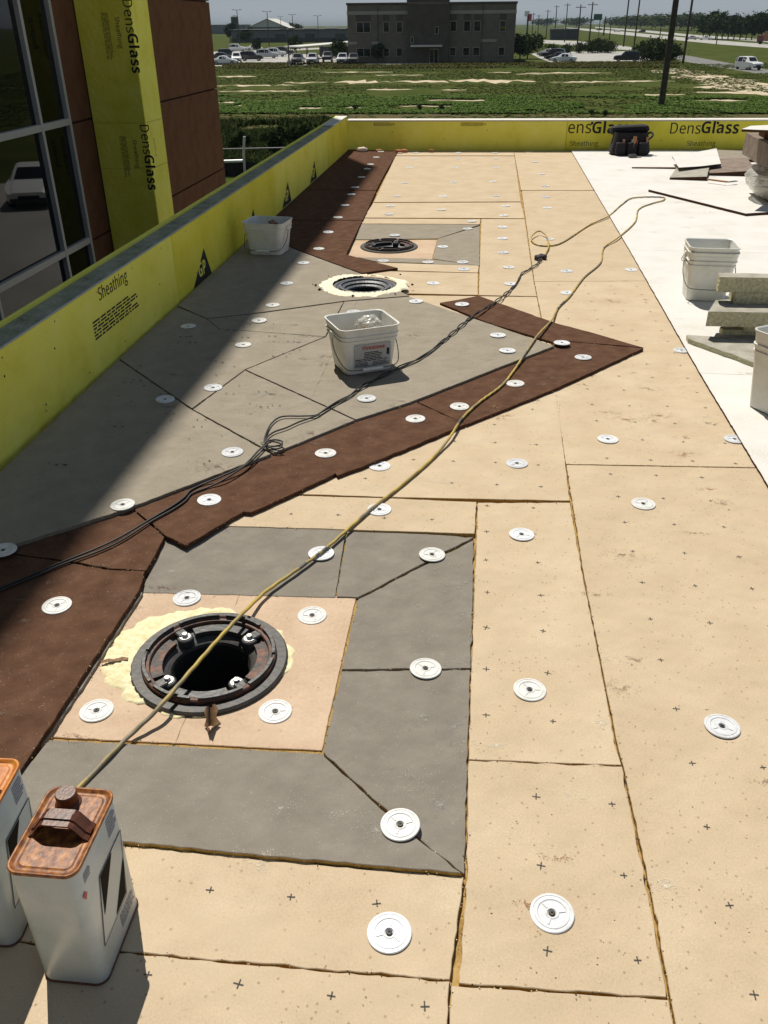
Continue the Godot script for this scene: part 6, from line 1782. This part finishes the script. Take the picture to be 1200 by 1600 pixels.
func build_far():
	for p in [["leftmost tall light pole with two heads by the tower", Vector3(-68.482, -4.9, -263.016), 9.68], ["second tall light pole from the left, before the gabled shed", Vector3(-62.882, -4.9, -275.269), 9.38], ["third tall light pole from the left over the grey hall", Vector3(-67.641, -4.9, -334.762), 9.13], ["light pole nearest the offices' left corner", Vector3(-58.337, -4.9, -332.501), 8.67], ["short far light pole between the second and third", Vector3(-96.668, -4.9, -450.144), 9.40], ["slim dark pole standing in front of the grey pickup", Vector3(-34.973, -4.9, -168.114), 5.47]]:
		light_pole(p[0], p[1], p[2])
	utility_pole("thick dark pole standing closest, in the field behind the end wall", Vector3(15.071, -4.9, -82.03), 17.0, 0.27, 0)
	utility_pole("tall dark pole just right of the closest one, by the side road", Vector3(33.514, -4.9, -168.109), 21.0, 0.2, 1)
	utility_pole("tall pole with equipment left of the closest pole", Vector3(37.278, -4.9, -250.869), 23.0, 0.2, 2)
	utility_pole("tall leaning pole behind the dark SUV in the car park", Vector3(39.201, -4.9, -284.021), 25.0, 0.22, 1)
	utility_pole("leaning pole beside the green highway sign", Vector3(25.506, -4.9, -247.082), 10.52, 0.2, 1)
	utility_pole("pole above the white sedan of the right car park", Vector3(22.193, -4.9, -242.027), 9.92, 0.18, 1)
	utility_pole("fourth pole left of the green highway sign", Vector3(27.742, -4.9, -352.795), 12.04, 0.2, 1)
	utility_pole("fifth pole left of the green highway sign", Vector3(28.738, -4.9, -422.265), 12.53, 0.22, 1)
	utility_pole("sixth pole left of the green highway sign", Vector3(26.271, -4.9, -440.62), 11.13, 0.22, 1)
	utility_pole("thin far pole right of the offices", Vector3(26.912, -4.9, -527.279), 9.79, 0.22, 1)
	utility_pole("thin far pole beside the red and white sign", Vector3(21.848, -4.9, -482.121), 10.31, 0.2, 1)
	utility_pole("short pole by the highway left of the closest pole", Vector3(51.351, -4.9, -297.242), 5.83, 0.16, 1)
	utility_pole("short pole at the highway right of the closest pole", Vector3(69.106, -4.9, -301.535), 4.21, 0.16, 1)
	utility_pole("short far pole right of the green highway sign", Vector3(49.163, -4.9, -399.033), 6.49, 0.2, 1)
	utility_pole("stubby far pole on the skyline right of the green sign", Vector3(59.846, -4.9, -511.25), 8.58, 0.4, 0)
	var sg := thing("highway_sign", "green highway sign on a tall post", "sign", Vector3(52.554, -4.9, -468.821))
	put("post", cbox(Vector3(0.3, 9.44, 0.3), 0.03), M.metal_dark, sg, Vector3(0, 9.44 / 2, 0))
	put("panel", cbox(Vector3(3.9, 2.5, 0.2), 0.05), M.sign_green, sg, Vector3(-1.2, 8.27, 0.2))
	var rw := thing("totem_sign", "small red and white sign tower right of the offices", "sign", Vector3(19.395, -4.9, -483.184))
	put("post", cbox(Vector3(0.8, 9.0, 0.8), 0.05), M.metal_dark, rw, Vector3(0, 4.5, 0))
	put("white_panel", cbox(Vector3(2.4, 2.4, 0.6), 0.05), M.paint_white, rw, Vector3(-0.6, 10.0, 0))
	put("red_panel", cbox(Vector3(2.0, 3.0, 0.6), 0.05), M.red_ink, rw, Vector3(0.8, 8.4, 0.1))
	var shed := thing("low_shed", "dark low shed between the far poles right of the offices", "building", Vector3(31.258, -4.9, -405.308))
	put("wall", cbox(Vector3(11, 3.6, 6), 0.05), M.metal_dark, shed, Vector3(0, 1.8, 0))
	put("roof", cbox(Vector3(12, 0.4, 7), 0.05), M.metal_grey, shed, Vector3(0, 3.8, 0))
	# trees
	var g := "dark trees beyond the highway"
	var k := 0
	for q in [[86.3, -401.0, 8.5, 0], [88.6, -400.2, 10.5, 1], [89.3, -392.3, 10.0, 0], [93.2, -398.5, 8.5, 2], [92.0, -384.0, 9.0, 1], [94.0, -383.3, 8.0, 0], [96.1, -382.6, 8.5, 2], [96.5, -375.4, 8.0, 1], [100.1, -381.2, 8.5, 0], [100.5, -374.1, 9.5, 1], [104.6, -379.6, 10.5, 0], [105.1, -372.5, 11.0, 1], [109.4, -377.9, 10.0, 2]]:
		k += 1
		tree("dark tree in the row beyond the highway, number %s from its left end" % ["one", "two", "three", "four", "five", "six", "seven", "eight", "nine", "ten", "eleven", "twelve", "thirteen"][k - 1], Vector3(q[0], GY, q[1]), q[2], q[3], g, "broadleaf_tree", 1.15)
	for q in [[152.6, -1001.9, "left of the closest pole"], [148.9, -909.8, "just left of the closest pole"], [150.3, -829.0, "behind the closest pole"], [151.8, -793.1, "right of the closest pole"], [153.9, -759.5, "midway between the closest pole and the tree row"], [151.3, -1059.6, "above the highway left of two poles"], [148.7, -1126.2, "at the far end of the highway"], [111.2, -1251.7, "behind the pole above the white sedan"], [78.9, -1387.1, "right of the red and white sign"]]:
		tree("far hazy tree on the skyline " + q[2], Vector3(q[0], GY, q[1]), 12.0, 2, "far trees on the skyline", "broadleaf_tree", 2.6)
	tree("round dark tree over the grey hall's roof", Vector3(-107.797, -4.9, -538.277), 7.49, 0, "trees behind the left car park", "broadleaf_tree", 1.5)
	tree("tree at the left end of the grey hall", Vector3(-105.702, -4.9, -391.445), 7.5, 1, "trees behind the left car park")
	tree("small tree between the hall and the left light pole", Vector3(-91.935, -4.9, -362.612), 5.0, 2, "trees behind the left car park")
	tree("small tree in the car park behind the black SUV", Vector3(-56.346, -4.9, -232.924), 3.6, 1, "trees behind the left car park")
	tree("small tree right of the row of SUVs", Vector3(-46.259, -4.9, -231.506), 4.2, 0, "trees behind the left car park")
	tree("small tree before the offices' left wall", Vector3(-19.56, -4.9, -172.412), 3.4, 1, "trees at the offices")
	tree("small tree left of the offices beside the carport", Vector3(-29.349, -4.9, -188.65), 4.0, 0, "trees at the offices")
	tree("bushy tree at the offices' right corner", Vector3(6.194, -4.9, -178.944), 4.8, 0, "trees at the offices", "broadleaf_tree", 1.1)
	tree("second bushy tree right of the offices", Vector3(8.108, -4.9, -191.666), 4.5, 2, "trees at the offices", "broadleaf_tree", 1.2)
	tree("tree behind the white curve of the car park", Vector3(12.231, -4.9, -228.055), 4.2, 1, "trees at the offices")
	for q in [[21.4, -226.7, 2.6, "right of the white sedan"], [24.3, -226.3, 3.2, "left of the leaning pole"], [26.7, -230.8, 3.6, "under the leaning pole"], [27.9, -225.8, 2.8, "behind the car park"], [29.1, -183.0, 3.6, "beside the dark SUV"], [30.2, -179.8, 4.2, "left of the closest pole"], [32.0, -182.7, 4.0, "behind the closest pole"], [34.1, -185.6, 3.6, "right of the closest pole"], [35.1, -185.5, 2.8, "at the end of the side road"], [14.9, -222.9, 2.4, "behind the row of cars"], [18.2, -222.5, 2.4, "behind the white sedan"]]:
		tree("dark green shrub " + q[3] + " near the right car park", Vector3(q[0], GY, q[1]), q[2], 2, "shrubs round the right car park", "shrub", 1.1)
	for q in [[-12.5, -52.0, 1.0, "tall dark bush farthest left beyond the side wall"], [-11.4, -51.5, 1.5, "tallest dark bush beyond the side wall"], [-10.9, -52.1, 1.3, "dark bush right of the tallest one beyond the side wall"], [-10.6, -53.9, 1.3, "low bush nearest the end wall corner"], [-13.3, -50.3, 1.3, "small bush by the brown building's corner"], [-13.6, -49.2, 1.1, "smallest bush touching the brown building's corner"], [-11.0, -47.8, 1.6, "low bush behind the fence rail"]]:
		tree(q[3], Vector3(q[0], GY, q[1]), q[2], 1, "bushes beyond the side wall", "shrub", 0.9)
	for q in [[8.3, -73.1, 0.50, "small weed bush left of the tool bag behind the end wall"], [9.2, -72.1, 0.55, "leafy weed bush above the tool bag behind the end wall"], [-10.7, -77.2, 0.50, "weed bush behind the end wall's left corner"], [-5.3, -77.3, 0.55, "weed bush in the field below the offices"], [-3.5, -77.9, 0.44, "small weed bush right of that below the offices"]]:
		tree(q[3], Vector3(q[0], GY, q[1]), q[2], 2, "weeds in the field", "shrub", 0.8)
	# fence rail beyond the side wall
	var f := thing("pipe_fence", "white pipe rail with a slanted post and dark screen beyond the side wall", "fence", Vector3(-11.094, -4.9, -41.664))
	var st := st0()
	tube(st, [Vector3(-3.0, 0.62, 0.2), Vector3(-0.05, 0.7, 0.0)], 0.07, 8)
	put("rail", done(st), M.paint_white, f)
	st = st0()
	tube(st, [Vector3(-3.0, 1.15, 0.0), Vector3(2.5, 1.22, -0.6)], 0.03, 6)
	put("rail", done(st), M.metal_grey, f)
	st = st0()
	tube(st, [Vector3(0, 0, 0), Vector3(0.02, 1.0, 0), Vector3(0.12, 1.75, 0)], 0.06, 8)
	put("post", done(st), M.roof_pale, f)
	st = st0()
	st.set_smooth_group(-1)
	for i in 12:
		var x0 := -3.0 + i * 0.5
		quad(st, Vector3(x0, 0, -0.1 + 0.06 * (i % 2)), Vector3(x0 + 0.5, 0, -0.1 + 0.06 * ((i + 1) % 2)), Vector3(x0 + 0.5, 0.66 - 0.04 * ((i + 1) % 3), -0.1 + 0.05 * ((i + 1) % 2)), Vector3(x0, 0.66 - 0.04 * (i % 3), -0.1 + 0.05 * (i % 2)))
	put("screen_cloth", done(st), M.bag, f)

# ---------------------------------------------------------------- the scene
func _ready():
	var cam := Camera3D.new()
	cam.name = "camera"
	add_child(cam)
	cam.transform = Transform3D(Basis(Vector3(0.99436, -0.00680, -0.10582), Vector3(-0.04711, 0.86574, -0.49827), Vector3(0.09500, 0.50044, 0.86054)), Vector3(0, 1.33, 0))
	cam.fov = 62.44
	cam.near = 0.05
	cam.far = 6000.0
	cam.current = true
	var env := Environment.new()
	env.background_mode = Environment.BG_SKY
	var sky := Sky.new()
	var sm := ProceduralSkyMaterial.new()
	sm.sky_top_color = Color(0.47, 0.53, 0.61)
	sm.sky_horizon_color = Color(0.66, 0.69, 0.715)
	sm.sky_curve = 0.12
	sm.ground_bottom_color = Color(0.16, 0.17, 0.12)
	sm.ground_horizon_color = Color(0.40, 0.43, 0.42)
	sm.sun_angle_max = 1.0
	sky.sky_material = sm
	env.sky = sky
	env.background_energy_multiplier = 0.80
	env.tonemap_mode = Environment.TONE_MAPPER_LINEAR
	env.tonemap_exposure = 1.12
	env.sdfgi_enabled = true
	env.ssao_enabled = true
	env.ssil_enabled = true
	env.fog_enabled = true
	env.fog_density = 0.00007
	env.fog_light_color = Color(0.62, 0.68, 0.72)
	var we := WorldEnvironment.new()
	we.name = "world_environment"
	we.environment = env
	add_child(we)
	var sun := DirectionalLight3D.new()
	sun.name = "sun"
	add_child(sun)
	sun.light_energy = 1.55
	sun.light_color = Color(1.0, 0.975, 0.93)
	sun.light_angular_distance = 0.35
	sun.shadow_enabled = true
	sun.look_at_from_position(Vector3(-0.2546, 1.0, -0.512) * 50.0, Vector3.ZERO, Vector3.UP)
	rng.seed = 20240
	make_materials()
	build_ground()
	build_roof()
	build_parapets()
	build_tall_building()
	plant_kinds()
	build_offices()
	build_drains()
	build_cans_and_buckets()
	build_stacks()
	build_tool_bag()
	build_cords()
	build_vehicles()
	build_far()
